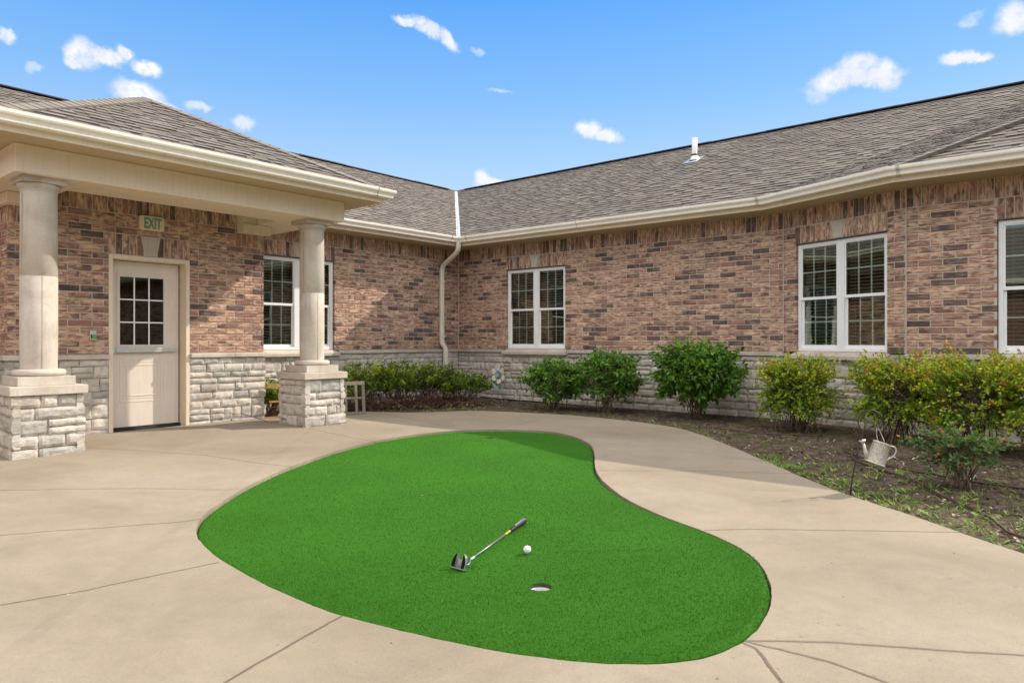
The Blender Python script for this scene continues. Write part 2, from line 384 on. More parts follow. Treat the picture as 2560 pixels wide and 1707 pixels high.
def brick_wall(mb, mm, F, L, z0, zt, openings=(), soldiers=(), start=0.0, deep_ends=(0, 0), odd=False):
    """running bond between z0 and zt, stepping round openings and soldier panels"""
    blk = list(openings) + [s[:4] for s in soldiers]
    nrow = int(round((zt - z0) / CH))
    for i in range(nrow):
        a, b = z0 + i * CH, z0 + (i + 1) * CH; zm = (a + b) / 2
        if b > zt + .02: break
        cuts = sorted([(q[0], q[1], k < len(openings)) for k, q in enumerate(blk) if q[2] < zm < q[3]])
        segs = []; cur = 0.0; ld = deep_ends[0]
        for (s, e, op) in cuts:
            if s > cur + .01: segs.append((cur, s, ld, .11 if op else .03))
            cur = max(cur, e); ld = .11 if op else .03
        if cur < L - .01: segs.append((cur, L, ld, deep_ends[1]))
        off = start + (BL / 2 if (i % 2) else 0)
        for (s, e, dl, dr) in segs:
            k = math.floor((s - off) / BL)
            while off + k * BL < e:
                p, q = max(s, off + k * BL), min(e, off + (k + 1) * BL); k += 1
                if q - p < .025: continue
                le, re = abs(p - s) < 1e-6, abs(q - e) < 1e-6
                u0 = p + (0 if (le and dl) else MJ / 2); u1 = q - (0 if (re and dr) else MJ / 2)
                d = .03
                if le and dl: d = max(d, dl)
                if re and dr: d = max(d, dr)
                r = random.random()
                if r > .80 and random.random() < .12: r = .5
                bri(mb, F, u0, u1, a + MJ / 2, b - MJ / 2, d, True, r)
    for s in soldiers:
        s0, s1, za, zb = s[:4]; n = max(1, int(round((s1 - s0) / CH))); w = (s1 - s0) / n
        skip = s[4] if len(s) > 4 else None      # (centre, half width top, half width bottom)
        for k in range(n):
            p, q = s0 + k * w + MJ / 2, s0 + (k + 1) * w - MJ / 2
            if skip and abs((p + q) / 2 - skip[0]) < skip[2] * .6: continue
            bri(mb, F, p, q, za + MJ / 2, zb - MJ / 2, .03 if not (len(s) > 5) else .11, False, random.random() * .97)
    # mortar sheet behind
    us = sorted(set([0, L] + [q[0] for q in openings] + [q[1] for q in openings]))
    top = max([zt] + [s[3] for s in soldiers])
    zs = sorted(set([z0, top] + [q[2] for q in openings] + [q[3] for q in openings]))
    zs = [z for z in zs if z0 <= z <= top]
    for u0, u1 in zip(us, us[1:]):
        for za, zb in zip(zs, zs[1:]):
            um, zm = (u0 + u1) / 2, (za + zb) / 2
            if any(q[0] < um < q[1] and q[2] < zm < q[3] for q in openings): continue
            mm.add([F(u0, -.0075, za), F(u1, -.0075, za), F(u1, -.0075, zb), F(u0, -.0075, zb)], [(0, 1, 2, 3)])
    for q in openings:   # mortar in the reveals
        for u in (q[0] - .003, q[1] + .003):
            a, b = max(q[2], z0), min(q[3], top)
            mm.add([F(u, -.0075, a), F(u, -.11, a), F(u, -.11, b), F(u, -.0075, b)], [(0, 1, 2, 3)])
        mm.add([F(q[0], -.0075, q[3]), F(q[1], -.0075, q[3]), F(q[1], -.12, q[3]), F(q[0], -.12, q[3])], [(0, 1, 2, 3)])

def ashlar(L, H, rng, hs=(.085, .115, .145, .18)):
    """random-height split stone layout: list of (u0,u1,z0,z1)"""
    out = []; z = 0
    while z < H - .04:
        h = rng.choice(hs)
        if H - z - h < .06: h = H - z
        u = 0
        while u < L - 1e-6:
            w = rng.uniform(.12, .34) * (1.25 if h < .1 else 1)
            if L - u - w < .10: w = L - u
            if h > .135 and rng.random() < .30:
                k = rng.uniform(.4, .6)
                out.append((u, u + w, z, z + h * k)); 
                if w > .3 and rng.random() < .5:
                    q = rng.uniform(.4, .6); out.append((u, u + w * q, z + h * k, z + h)); out.append((u + w * q, u + w, z + h * k, z + h))
                else: out.append((u, u + w, z + h * k, z + h))
            elif h > .09 and w > .30 and rng.random() < .30:
                q = rng.uniform(.3, .7); out.append((u, u + w * q, z, z + h)); out.append((u + w * q, u + w, z, z + h))
            else: out.append((u, u + w, z, z + h))
            u += w
        z += h
    return out
def stone_face(mb, F, L, z0, z1, seed, w0=.012, ends=(False, False), bulge=.022, hs=(.085, .115, .145, .18), avoid=()):
    rng = random.Random(seed)
    for (a, b, c, d) in ashlar(L, z1 - z0, rng, hs):
        c += z0; d += z0
        if any(q[0] < (a + b) / 2 < q[1] and q[2] < (c + d) / 2 < q[3] for q in avoid): continue
        j = .007
        ea, eb = ends[0] and a < 1e-6, ends[1] and b > L - 1e-6
        wj = rng.uniform(-.008, .014)
        a2 = a + (rng.uniform(.002, .006)) if not ea else a - (w0 + wj + bulge * .55)
        b2 = b - (rng.uniform(.002, .006)) if not eb else b + (w0 + wj + bulge * .55)
        c2, d2 = c + rng.uniform(.002, .006), d - rng.uniform(.002, .006)
        nx = max(3, int((b2 - a2) / .026)); ny = max(3, int((d2 - c2) / .026)); so = rng.uniform(0, 100)
        V = []; r1 = rng.random(); tilt = rng.uniform(-.10, .10)
        for iy in range(ny + 1):
            for ix in range(nx + 1):
                s, t = ix / nx, iy / ny
                u = a2 + (b2 - a2) * s; z = c2 + (d2 - c2) * t
                # irregular outline
                u += (noise.noise((so, z * 14, 1)) * .010) * (1 - abs(2 * s - 1) * 0) if not ((ea and ix == 0) or (eb and ix == nx)) else 0
                z += noise.noise((u * 7, so, 3)) * .008 + tilt * .045 * (s - .5)
                eds = min(s * (b2 - a2) if not ea else 9, (1 - s) * (b2 - a2) if not eb else 9, t * (d2 - c2), (1 - t) * (d2 - c2))
                k = min(1, eds / .011)
                nz = noise.noise((u * 13, z * 13, so)) * .010 + noise.noise((u * 30, z * 38, so)) * .006
                w = w0 + wj - .002 * (1 - k) + k * (bulge * .50 + nz) + (1 - k) * nz * .5
                V.append(F(u, w, z))
        fc = []
        for iy in range(ny):
            for ix in range(nx):
                p = iy * (nx + 1) + ix; fc.append((p, p + 1, p + nx + 2, p + nx + 1))
        # skirt back into the mortar
        rim = [ix for ix in range(nx + 1)] + [iy * (nx + 1) + nx for iy in range(1, ny + 1)] + [ny * (nx + 1) + ix for ix in range(nx - 1, -1, -1)] + [iy * (nx + 1) for iy in range(ny - 1, 0, -1)]
        base = len(V); cu, cz = (a2 + b2) / 2, (c2 + d2) / 2
        for q in rim:
            ix, iy = q % (nx + 1), q // (nx + 1)
            V.append(F(a2 + (b2 - a2) * ix / nx, w0 - .05, c2 + (d2 - c2) * iy / ny))
        m = len(rim)
        for i in range(m): fc.append((rim[i], base + i, base + (i + 1) % m, rim[(i + 1) % m]))
        mb.add(V, fc, c=(r1, rng.random(), .5), smooth=False)

def cap_run(mb, F, L, z0, z1, w, slope=.012, seg=.60, back=-.03, e0=0, e1=0, seed=1, avoid=()):
    """cast-stone band in lengths, top sloping forward"""
    rng = random.Random(seed); u = -e0
    cuts = [-e0]
    while u < L + e1 - .2:
        u += seg * rng.uniform(.9, 1.1); cuts.append(min(u, L + e1))
    if cuts[-1] < L + e1: cuts[-1] = L + e1
    for a, b in zip(cuts, cuts[1:]):
        for (p, q) in clip_out(a, b, avoid):
            j = .003
            P = [(p + j, back, z0), (q - j, back, z0), (q - j, w, z0), (p + j, w, z0), (p + j, back, z1), (q - j, back, z1), (q - j, w, z1 - slope), (p + j, w, z1 - slope)]
            mb.add([F(*t) for t in P], [(0, 3, 2, 1), (4, 5, 6, 7), (0, 1, 5, 4), (1, 2, 6, 5), (2, 3, 7, 6), (3, 0, 4, 7)], c=(rng.random(), 0, 0))
    mb.add([F(-e0 + .004, w - .004, z0 + .003), F(L + e1 - .004, w - .004, z0 + .003), F(L + e1 - .004, w - .004, z1 - slope - .004), F(-e0 + .004, w - .004, z1 - slope - .004)], [(0, 1, 2, 3)], c=(.1, 0, 0)) if not avoid else None
def clip_out(a, b, avoid):
    s = [(a, b)]
    for (p, q) in avoid:
        n = []
        for (x, y) in s:
            if q <= x or p >= y: n.append((x, y)); continue
            if x < p: n.append((x, p))
            if q < y: n.append((q, y))
        s = n
    return [(x, y) for x, y in s if y - x > .02]

ZB = -.150; ZS = ZB + 22 * CH; ZSOF = 1.888; ZW = ZB + 19 * CH      # band top, soldier bottom, soffit, lintel bottom
GR = -1.17
FA = frame(5.30, 10.29, 1, 0, 0, -1); LA = 10.51 - 5.30
FB = frame(10.51, 10.29, 0, -1, -1, 0); LB = 10.29 - 3.611
K1 = Vector((10.51, 3.611)); K2 = Vector((9.788, 1.868))
dC = (K2 - K1); LC = dC.length; dC.normalize(); nC = Vector((dC.y, -dC.x))
if nC.x > 0: nC = -nC
FC = frame(K1.x, K1.y, dC.x, dC.y, nC.x, nC.y)
FD = frame(9.788, 1.868, 0, -1, -1, 0); LD = 9.0
FG = frame(2.36, 9.22, 1, 0, 0, -1); LG = 5.44 - 2.36             # door block front
FL = frame(2.36, 10.29, 0, -1, -1, 0); LL = 10.29 - 9.22          # its left return
FW = frame(-4.0, 10.29, 1, 0, 0, -1); LW = 6.36                   # wall running on to the left
FE = frame(5.44, 9.22, 0, 1, 1, 0); LE = 1.07                     # its right return

BLD = thing('brick_building', (10.51, 10.29, 0), 'single-storey red brick building with grey stone base and taupe shingle roof around the courtyard', 'building')

winA = (5.99 - 5.30, 7.43 - 5.30)        # u range in FA
winB = (10.29 - 8.982, 10.29 - 7.564)
winC = (.216, 1.632)
winD = (1.868 - .941, 1.868 + .475)
def sold(L, w=None):
    s = []
    s.append((0, L, ZS, ZSOF))
    if w: s.append((w[0] - .005, w[1] + .005, ZW, ZS, ((w[0] + w[1]) / 2, .12, .09), 1))
    return s
bw = MB(); mm = MB()
brick_wall(bw, mm, FA, LA, ZB, ZS, [(winA[0], winA[1], ZB, ZW)], sold(LA, winA), start=.1)
brick_wall(bw, mm, FB, LB, ZB, ZS, [(winB[0], winB[1], ZB, ZW)], sold(LB, winB), start=.02)
brick_wall(bw, mm, FC, LC, ZB, ZS, [(winC[0], winC[1], ZB, ZW)], sold(LC, winC), start=.05)
brick_wall(bw, mm, FD, LD, ZB, ZS, [(winD[0], winD[1], ZB, ZW)], sold(LD, winD), start=.0, deep_ends=(.06, 0))
DU = (3.386 - 2.36, 4.372 - 2.36); ZDT = 1.062
zg = ZB + 21 * CH; zp = ZB + 18 * CH
brick_wall(bw, mm, FG, LG, ZB, zg, [(DU[0], DU[1], ZB, ZDT)],
           [(.44, 5.013 - 2.36, zg, zg + .243), (0, .44, zp, zg), (5.013 - 2.36, LG, zp, zg), (DU[0] - .005, DU[1] + .005, ZDT + .004, zp, ((DU[0] + DU[1]) / 2, .12, .09), 1)],
           start=.07, deep_ends=(.1, .1))
brick_wall(bw, mm, FL, LL, ZB, zg, [], [(0, LL, zp, zg)], start=.03)
brick_wall(bw, mm, FW, LW, ZB, ZS, [], [(0, LW, ZS, ZSOF)], start=.03)
brick_wall(bw, mm, FE, LE, ZB, zg + CH, [], [], start=.03)
wall = bw.build('brick_wall', M_BRICK, BLD)
mm.box(5.013 - 2.36, LG, -.03, -.001, zg, ZSOF, F=FG); mm.box(0, .44, -.03, -.001, zg, ZSOF, F=FG)
mm.box(.44, 5.013 - 2.36, -.03, -.001, zg + .243, ZSOF, F=FG)
mm.build('mortar', M_MORTAR, BLD)

for (jx, jy, ja) in ((10.5035, 10.2835, 0), (10.5045, 3.6120, 1), (9.7795, 1.8695, 2)):
    cj = MB(); cj.tube([(jx, jy, ZB + E), (jx, jy, ZSOF + E)], .0075, 6); cj.build('control_joint', M_MORTAR, BLD)
# stone base
st = MB(); sm_ = MB(); cp = MB()
def base(F, L, z0, seed, ends=(False, False), avoid=(), hs=(.085, .115, .145, .18), w0=.0):
    for k, (a, b) in enumerate(clip_out(0, L, avoid)):
        G = (lambda A: (lambda u, w, z: F(u + A, w, z)))(a)
        stone_face(st, G, b - a, z0, -.213, seed + k, w0=w0, ends=(ends[0] and a == 0, ends[1] and abs(b - L) < 1e-6), hs=hs)
        sm_.add([F(a, w0 - .014, z0 - .3), F(b, w0 - .014, z0 - .3), F(b, w0 - .014, -.2), F(a, w0 - .014, -.2)], [(0, 1, 2, 3)])
base(FA, LA, GR, 11); base(FB, LB, GR, 22, hs=(.09, .12, .15, .18)); base(FC, LC, GR, 33); base(FD, LD, GR, 44, (True, False))
base(FG, LG, GR + .03, 55, (True, True), avoid=[DU], hs=(.08, .11, .14, .16)); base(FL, LL, GR, 66, (False, True)); base(FW, LW, GR, 77); base(FE, LE, GR, 78)
st.build('stone_base', M_STONE, BLD); sm_.build('stone_mortar', M_STMORT, BLD)
def sillr(w): return (w[0] - .07, w[1] + .07)
for (F_, L_, sd_, kw) in ((FA, LA, 1, dict(avoid=[sillr(winA)])), (FB, LB, 2, dict(avoid=[sillr(winB)])), (FC, LC, 3, dict(avoid=[sillr(winC)])), (FD, LD, 4, dict(e0=.02, avoid=[sillr(winD)])),
                         (FG, LG, 5, dict(e0=.045, e1=.045, avoid=[DU])), (FL, LL, 6, {}), (FW, LW, 7, {}), (FE, LE, 7, {})):
    av = kw.pop('avoid', []); lo_, hi_ = -kw.get('e0', 0), L_ + kw.get('e1', 0)
    for (p_, q_) in clip_out(lo_, hi_, av):
        G_ = (lambda F0, A0: (lambda u, w, z: F0(u + A0, w, z)))(F_, p_)
        cp = MB(); cap_run(cp, G_, q_ - p_, -.213, ZB, .045, seed=sd_); cp.build('stone_band', M_LIME, BLD, bevel=.006)

def keystone(F, uc, za, zb):
    k = MB(); t, b = .098, .056
    P = [(uc - b, -.02, za), (uc + b, -.02, za), (uc + t, -.02, zb), (uc - t, -.02, zb), (uc - b, .014, za), (uc + b, .014, za), (uc + t, .014, zb), (uc - t, .014, zb)]
    k.add([F(*p) for p in P], [(0, 1, 2, 3), (4, 7, 6, 5), (0, 4, 5, 1), (1, 5, 6, 2), (2, 6, 7, 3), (3, 7, 4, 0)], c=(.35, 0, 0))
    ko = k.build('keystone', M_LIME, BLD, bevel=.004)
    m2 = MB(); t2, b2 = t + .02, b + .02
    m2.add([F(uc - b2, .001, za), F(uc + b2, .001, za), F(uc + t2, .001, zb), F(uc - t2, .001, zb)], [(0, 1, 2, 3)])
    m2.build('mortar_joint', M_MORTAR, ko)
for (F, w) in ((FA, winA), (FB, winB), (FC, winC), (FD, winD)):
    keystone(F, (w[0] + w[1]) / 2, ZW + .004, ZS - .003)
keystone(FG, (DU[0] + DU[1]) / 2, ZDT + .006, zp - .003)
M_LINT = simple('lintel_paint', (.20, .16, .12), .6)
for (F, w) in ((FA, winA), (FB, winB), (FC, winC), (FD, winD)):
    lt = MB(); lt.box(w[0] - .03, w[1] + .03, -.115, .004, ZW - .004, ZW + .003, F=F); lt.build('steel_lintel', M_LINT, BLD)

# windows
def window(F, w):
    u0, u1 = w[0] + .008, w[1] - .008; z0, z1 = ZB + .012, ZW - .012; wf = -.045; wd = -.115
    f = MB(); um = (u0 + u1) / 2
    f.box(u0, u0 + .048, wd, wf, z0, z1, F=F); f.box(u1 - .048, u1, wd, wf, z0, z1, F=F)
    f.box(u0 + .048, u1 - .048, wd, wf, z0, z0 + .045, F=F); f.box(u0 + .048, u1 - .048, wd, wf, z1 - .045, z1, F=F)
    f.box(um - .055, um + .055, wd, wf + .002, z0 + .045, z1 - .045, F=F)
    fr = f.build('window', M_VINYL, BLD, bevel=.003)
    zm = z0 + (z1 - z0) * .485
    for (a, b) in ((u0 + .048, um - .055), (um + .055, u1 - .048)):
        for up in (0, 1):
            s = MB()
            c, d = (zm - .012, z1 - .045) if up else (z0 + .045, zm + .026)
            ws = wf - .012 if up else wf - .038
            rl = .020 if up else .030; wt = ws - .022
            s.box(a, a + rl, wt, ws, c, d, F=F); s.box(b - rl, b, wt, ws, c, d, F=F)
            bt = .040 if up else .045
            s.box(a + rl, b - rl, wt, ws, c, c + bt, F=F); s.box(a + rl, b - rl, wt, ws, d - (.014 if up else .030), d, F=F)
            ga, gb, gc, gd = a + rl, b - rl, c + bt, d - (.014 if up else .030)
            for k in (1, 2): 
                x = ga + (gb - ga) * k / 3; s.box(x - .010, x + .010, ws - .013, ws - .009, gc, gd, F=F)
            z = (gc + gd) / 2
            for k in range(3):
                xa = ga + (gb - ga) * k / 3 + (.010 if k else 0); xb = ga + (gb - ga) * (k + 1) / 3 - (.010 if k < 2 else 0)
                s.box(xa, xb, ws - .013, ws - .009, z - .010, z + .010, F=F)
            s.build('sash', M_VINYL, fr)
            p = MB(); p.add([F(ga, ws - .007, gc), F(gb, ws - .007, gc), F(gb, ws - .007, gd), F(ga, ws - .007, gd)], [(0, 1, 2, 3)])
            p.build('pane', M_GLASS, fr)
        bl = MB(); z = z0 + .06
        while z < z1 - .06:
            jw = random.uniform(-.001, .001)
            P = [(a + .012, wd - .055, z), (b - .012, wd - .055, z), (b - .012, wd - .022, z + .012 + jw), (a + .012, wd - .022, z + .012 + jw)]
            bl.add([F(*t) for t in P] + [F(t[0], t[1], t[2] - .0018) for t in P], [(0, 1, 2, 3), (4, 7, 6, 5), (0, 4, 5, 1), (3, 2, 6, 7)])
            z += .046
        bl.box(a + .012, b - .012, wd - .06, wd - .02, z1 - .07, z1 - .03, F=F)
        for x in (a + .09, b - .09): bl.box(x - .001, x + .001, wd - .04, wd - .038, z0 + .05, z1 - .07, F=F)
        bl.build('blind', M_BLIND, fr)
    r = MB()
    A, B, C, D, w1, w2 = u0 - .4, u1 + .4, z0 - .5, z1 + .3, wd - .002, -2.2
    P = [(A, w2, C), (B, w2, C), (B, w2, D), (A, w2, D), (A, w1, C), (B, w1, C), (B, w1, D), (A, w1, D)]
    r.add([F(*p) for p in P], [(0, 1, 2, 3), (0, 4, 5, 1), (3, 2, 6, 7), (0, 3, 7, 4), (1, 5, 6, 2)])
    # inner wall face round the opening, and reveal sheet
    for (ua, ub, za, zb) in ((A, u0, C, D), (u1, B, C, D), (u0, u1, C, z0), (u0, u1, z1, D)):
        r.add([F(ua, w1, za), F(ub, w1, za), F(ub, w1, zb), F(ua, w1, zb)], [(0, 1, 2, 3)])
    r.build('room_interior', M_ROOM, fr)
    s = MB(); a, b = w[0] - .065, w[1] + .065
    P = [(a, -.12, -.250), (b, -.12, -.250), (b, .075, -.250), (a, .075, -.250), (a, -.12, ZB + .008), (b, -.12, ZB + .008), (b - .05, -.045, ZB + .008), (a + .05, -.045, ZB + .008), (b, .075, ZB - .048), (a, .075, ZB - .048)]
    s.add([F(*p) for p in P], [(0, 3, 2, 1), (4, 5, 6, 7), (7, 6, 8, 9), (9, 8, 2, 3), (0, 1, 5, 4), (1, 2, 8, 6, 5), (3, 0, 4, 7, 9)], c=(.6, 0, 0))
    s.build('sill', M_LIME, fr, bevel=.006)
for F, w in ((FA, winA), (FB, winB), (FC, winC), (FD, winD)): window(F, w)

# ------------------------------------------------------------------ door
def door():
    F = FG; a, b = DU; zf = GR + .055
    fr = MB()
    fr.box(a, a + .05, -.22, .004, zf, ZDT, F=F); fr.box(b - .05, b, -.22, .004, zf, ZDT, F=F)
    fr.box(a + .05, b - .05, -.22, .004, ZDT - .05, ZDT, F=F)
    wsF = -.2
    dr = fr.build('door_frame', M_TRIM, BLD, bevel=.003)
    lf = MB(); x0, x1 = a + .054, b - .066; z0, z1 = zf + .045, ZDT - .058
    gx0, gx1, gz0, gz1 = 3.575 - 2.36, 4.115 - 2.36, -.045, .815
    w = -.178; wb = -.222
    lf.box(x0, gx0, wb, w, z0, z1, F=F); lf.box(gx1, x1, wb, w, z0, z1, F=F)
    lf.box(gx0, gx1, wb, w, z0, gz0, F=F); lf.box(gx0, gx1, wb, w, gz1, z1, F=F)
    leaf = lf.build('door', M_DOOR, BLD)
    tr = MB()
    for (p, q, r, s, h) in ((gx0 - .032, gx0 + .004, gz0 - .032, gz1 + .032, .009), (gx1 - .004, gx1 + .032, gz0 - .032, gz1 + .032, .009), (gx0 + .004, gx1 - .004, gz0 - .032, gz0 + .004, .009), (gx0 + .004, gx1 - .004, gz1 - .004, gz1 + .032, .009)):
        tr.box(p, q, w - .01, w + h, r, s, F=F)
    tr.build('glass_frame', M_DOOR, leaf, bevel=.004)
    gb = MB()
    for k in (1, 2):
        x = gx0 + (gx1 - gx0) * k / 3; gb.box(x - .008, x + .008, w - .016, w - .010, gz0, gz1, F=F)
        z = gz0 + (gz1 - gz0) * k / 3
        for j in range(3):
            xa = gx0 + (gx1 - gx0) * j / 3 + (.008 if j else 0); xb = gx0 + (gx1 - gx0) * (j + 1) / 3 - (.008 if j < 2 else 0)
            gb.box(xa, xb, w - .016, w - .010, z - .008, z + .008, F=F)
    gb.build('glazing_bars', M_VINYL, leaf)
    gp = MB(); gp.add([F(gx0, w - .018, gz0), F(gx1, w - .018, gz0), F(gx1, w - .018, gz1), F(gx0, w - .018, gz1)], [(0, 1, 2, 3)])
    gp.build('pane', M_DGLASS, leaf)
    pn = MB()
    for (o, h, t) in ((0, .004, .014), (.045, .003, .008), (.075, .005, .014)):
        p, q, r, s = 3.575 - 2.36 + o, 4.125 - 2.36 - o, -.765 + o, -.215 - o
        pn.box(p, p + t, w, w + h, r, s, F=F); pn.box(q - t, q, w, w + h, r, s, F=F)
        pn.box(p + t, q - t, w, w + h, r, r + t, F=F); pn.box(p + t, q - t, w, w + h, s - t, s, F=F)
    pn.build('raised_panel', M_DOOR, leaf, bevel=.003)
    pb = MB(); zc = -.108
    pb.box(x0 + .075, x0 + .62, w + .018, w + .055, zc - .030, zc + .030, F=F)
    pb.box(x0 + .62, x1 - .045, w + .006, w + .050, zc - .026, zc + .030, F=F)
    pb.box(x0 + .002, x0 + .070, w, w + .060, zc - .040, zc + .036, F=F)
    pb.box(x0 + .010, x0 + .028, w, w + .012, zc + .036, zc + .125, F=F)
    pb.box(x0 + .010, x0 + .024, w, w + .012, zc - .105, zc - .040, F=F)
    pb.build('push_bar', M_STEEL, leaf, bevel=.006)
    th = MB(); th.box(a + .05, b - .05, -.24, -.150, zf - .015, zf + .040, F=F)
    th.build('threshold', M_BLACK, dr)
    ds = MB(); ds.box(a + .05, b - .05, -.26, -.226, zf, ZDT, F=F); ds.box(x1 + .0005, b - .0502, -.200, -.196, zf + .04, ZDT - .052, F=F); ds.box(x0, x1, -.200, -.196, z1 + .0005, ZDT - .0502, F=F)  # black strips put in for the shaded gap round the leaf, plus backing sheet
    ds.build('dark_gap_fill', M_BLACK, dr)
    sl = MB(); sl.box(a - .01, b + .01, -.26, .02, zf - .09, zf - .018, F=F); sl.build('door_sill', M_LIME, BLD, bevel=.004)
    rm = MB(); P = [(a - .3, -2.5, GR), (b + .3, -2.5, GR), (b + .3, -2.5, 1.4), (a - .3, -2.5, 1.4), (a - .3, -.262, GR), (b + .3, -.262, GR), (b + .3, -.262, 1.4), (a - .3, -.262, 1.4)]
    rm.add([F(*p) for p in P], [(0, 1, 2, 3), (0, 4, 5, 1), (3, 2, 6, 7), (0, 3, 7, 4), (1, 5, 6, 2)]); rm.build('hall_interior', M_ROOM, leaf)
door()

# ------------------------------------------------------------------ eaves
def offset_path(pts, off):
    """2-D mitre offset to the left-hand normal given by side"""
    out = []
    n = len(pts)
    for i, p in enumerate(pts):
        p = Vector(p)
        ns = []
        if i > 0: d = (p - Vector(pts[i - 1])).normalized(); ns.append(Vector((d.y, -d.x)))
        if i < n - 1: d = (Vector(pts[i + 1]) - p).normalized(); ns.append(Vector((d.y, -d.x)))
        if len(ns) == 2:
            b = (ns[0] + ns[1]).normalized(); k = 1 / max(.3, b.dot(ns[0])); out.append(p + b * off * k)
        else: out.append(p + ns[0] * off)
    return out
def sweep(mb, pts, prof, closed=True, zz=E, caps=True, **k):
    """profile [(w,z)] swept along a plan polyline; w is measured to the right of travel"""
    n, m = len(pts), len(prof); V = []
    cols = [offset_path(pts, w) for (w, z) in prof]
    for i in range(n):
        for j, (w, z) in enumerate(prof):
            p = cols[j][i]; V.append((p.x, p.y, z + zz))
    fc = []
    for i in range(n - 1):
        for j in range(m if closed else m - 1):
            a, b = i * m + j, i * m + (j + 1) % m
            fc.append((a, b, b + m, a + m))
    if caps: fc.append(tuple(range(m - 1, -1, -1))); fc.append(tuple(range((n - 1) * m, n * m)))
    mb.add(V, fc, **k)
GPROF = [(0, 1.940), (.078, 1.940), (.086, 1.950), (.088, 1.972), (.098, 1.992), (.114, 2.006), (.121, 2.022), (.122, 2.052), (.108, 2.054), (.107, 2.042), (.110, 2.040), (.104, 2.006), (.006, 2.000), (.004, 2.05), (0, 2.05)]
FPROF = [(0, 1.880), (0, 2.045), (-.022, 2.045), (-.022, 1.880)]
F1 = (10.007, 3.703); F2 = (9.28, 1.930)
main = [(5.9, 9.79), (10.007, 9.79), F1, F2, (9.28, -7.0)]
gt = MB(); sweep(gt, [(6.36, 9.79)] + main[1:], GPROF)
for (x, y, dx, dy) in ((10.007 - .25, 9.79, 1, 0), (10.007, 9.79 - .25, 0, 1)): pass
gut = gt.build('gutter', M_GUTTER, BLD)
M_SEAM = simple('gutter_seam', (.55, .50, .41), .5)
for P in ([(9.70, 9.79), (9.73, 9.79)], [(10.007, 9.51), (10.007, 9.48)], [(10.007, 3.80), (10.007, 3.76)], [(9.28, 1.86), (9.28, 1.82)], [(10.007, 6.9), (10.007, 6.885)]):
    gj = MB(); sweep(gj, P, [(w * 1.0 + (.003 if w > .05 else 0), z - (.003 if z < 1.945 else 0)) for (w, z) in GPROF[:8]] + [(0, 2.0)]); gj.build('seam', M_SEAM, gut)
fa = MB(); sweep(fa, main, FPROF); fa.build('fascia', M_TRIM, BLD)
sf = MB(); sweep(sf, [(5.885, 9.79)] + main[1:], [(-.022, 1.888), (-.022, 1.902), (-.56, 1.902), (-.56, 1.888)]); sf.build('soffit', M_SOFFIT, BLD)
sg_ = MB(); sweep(sg_, [(-4.0, 9.79), (1.66, 9.79)], GPROF); sg_.build('side_gutter', M_GUTTER, BLD)
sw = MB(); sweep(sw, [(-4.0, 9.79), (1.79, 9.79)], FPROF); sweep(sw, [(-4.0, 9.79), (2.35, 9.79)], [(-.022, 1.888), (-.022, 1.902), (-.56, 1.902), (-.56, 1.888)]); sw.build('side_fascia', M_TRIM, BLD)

# downspout in the inner corner
ds = MB()
def rect_tube(mb, pts, a, b, side):
    pts = [Vector(p) for p in pts]; V = []; s = Vector(side).normalized(); n = len(pts)
    for i, p in enumerate(pts):
        t = (pts[min(i + 1, n - 1)] - pts[max(i - 1, 0)]).normalized(); o = t.cross(s).normalized()
        for (x, y) in ((-1, -.7), (-.7, -1), (.7, -1), (1, -.7), (1, .7), (.7, 1), (-.7, 1), (-1, .7)):
            V.append(p + s * x * a + o * y * b)
    fc = []
    for i in range(n - 1):
        for j in range(8): q, r = i * 8 + j, i * 8 + (j + 1) % 8; fc.append((q, r, r + 8, q + 8))
    fc.append(tuple(range(7, -1, -1))); fc.append(tuple(range((n - 1) * 8, n * 8)))
    mb.add(V, fc)
xs = 9.985; yw = 10.29 - .05
cx, cy = 9.925, 9.715
path = [(cx, cy, 1.945 + E), (cx, cy, 1.86 + E), (cx + .005, cy + .02, 1.80 + E), (cx + .02, cy + .09, 1.74 + E), (xs - .01, yw - .09, 1.56 + E), (xs, yw - .02, 1.50 + E), (xs, yw, 1.43 + E),
        (xs, yw, -.02 + E), (xs + .004, yw - .012, -.055 + E), (xs + .05, yw - .045, -.135 + E), (xs + .055, yw - .055, -.19 + E), (xs + .055, yw - .055, -.95 + E), (xs + .06, yw - .09, -1.05 + E), (xs + .10, yw - .25, -1.11 + E)]
rect_tube(ds, path, .046, .033, (1, 0, 0))
dsp = ds.build('downspout', M_GUTTER, BLD, bevel=.002)
for z in (1.2, .1, -.40): 
    o = 0 if z > -.1 else .055
    db = MB(); db.box(xs + o - .055, xs + o + .055, yw - .037 - o, yw - .034 - o, z + E - .012, z + E + .012); db.build('strap', M_GUTTER, dsp)

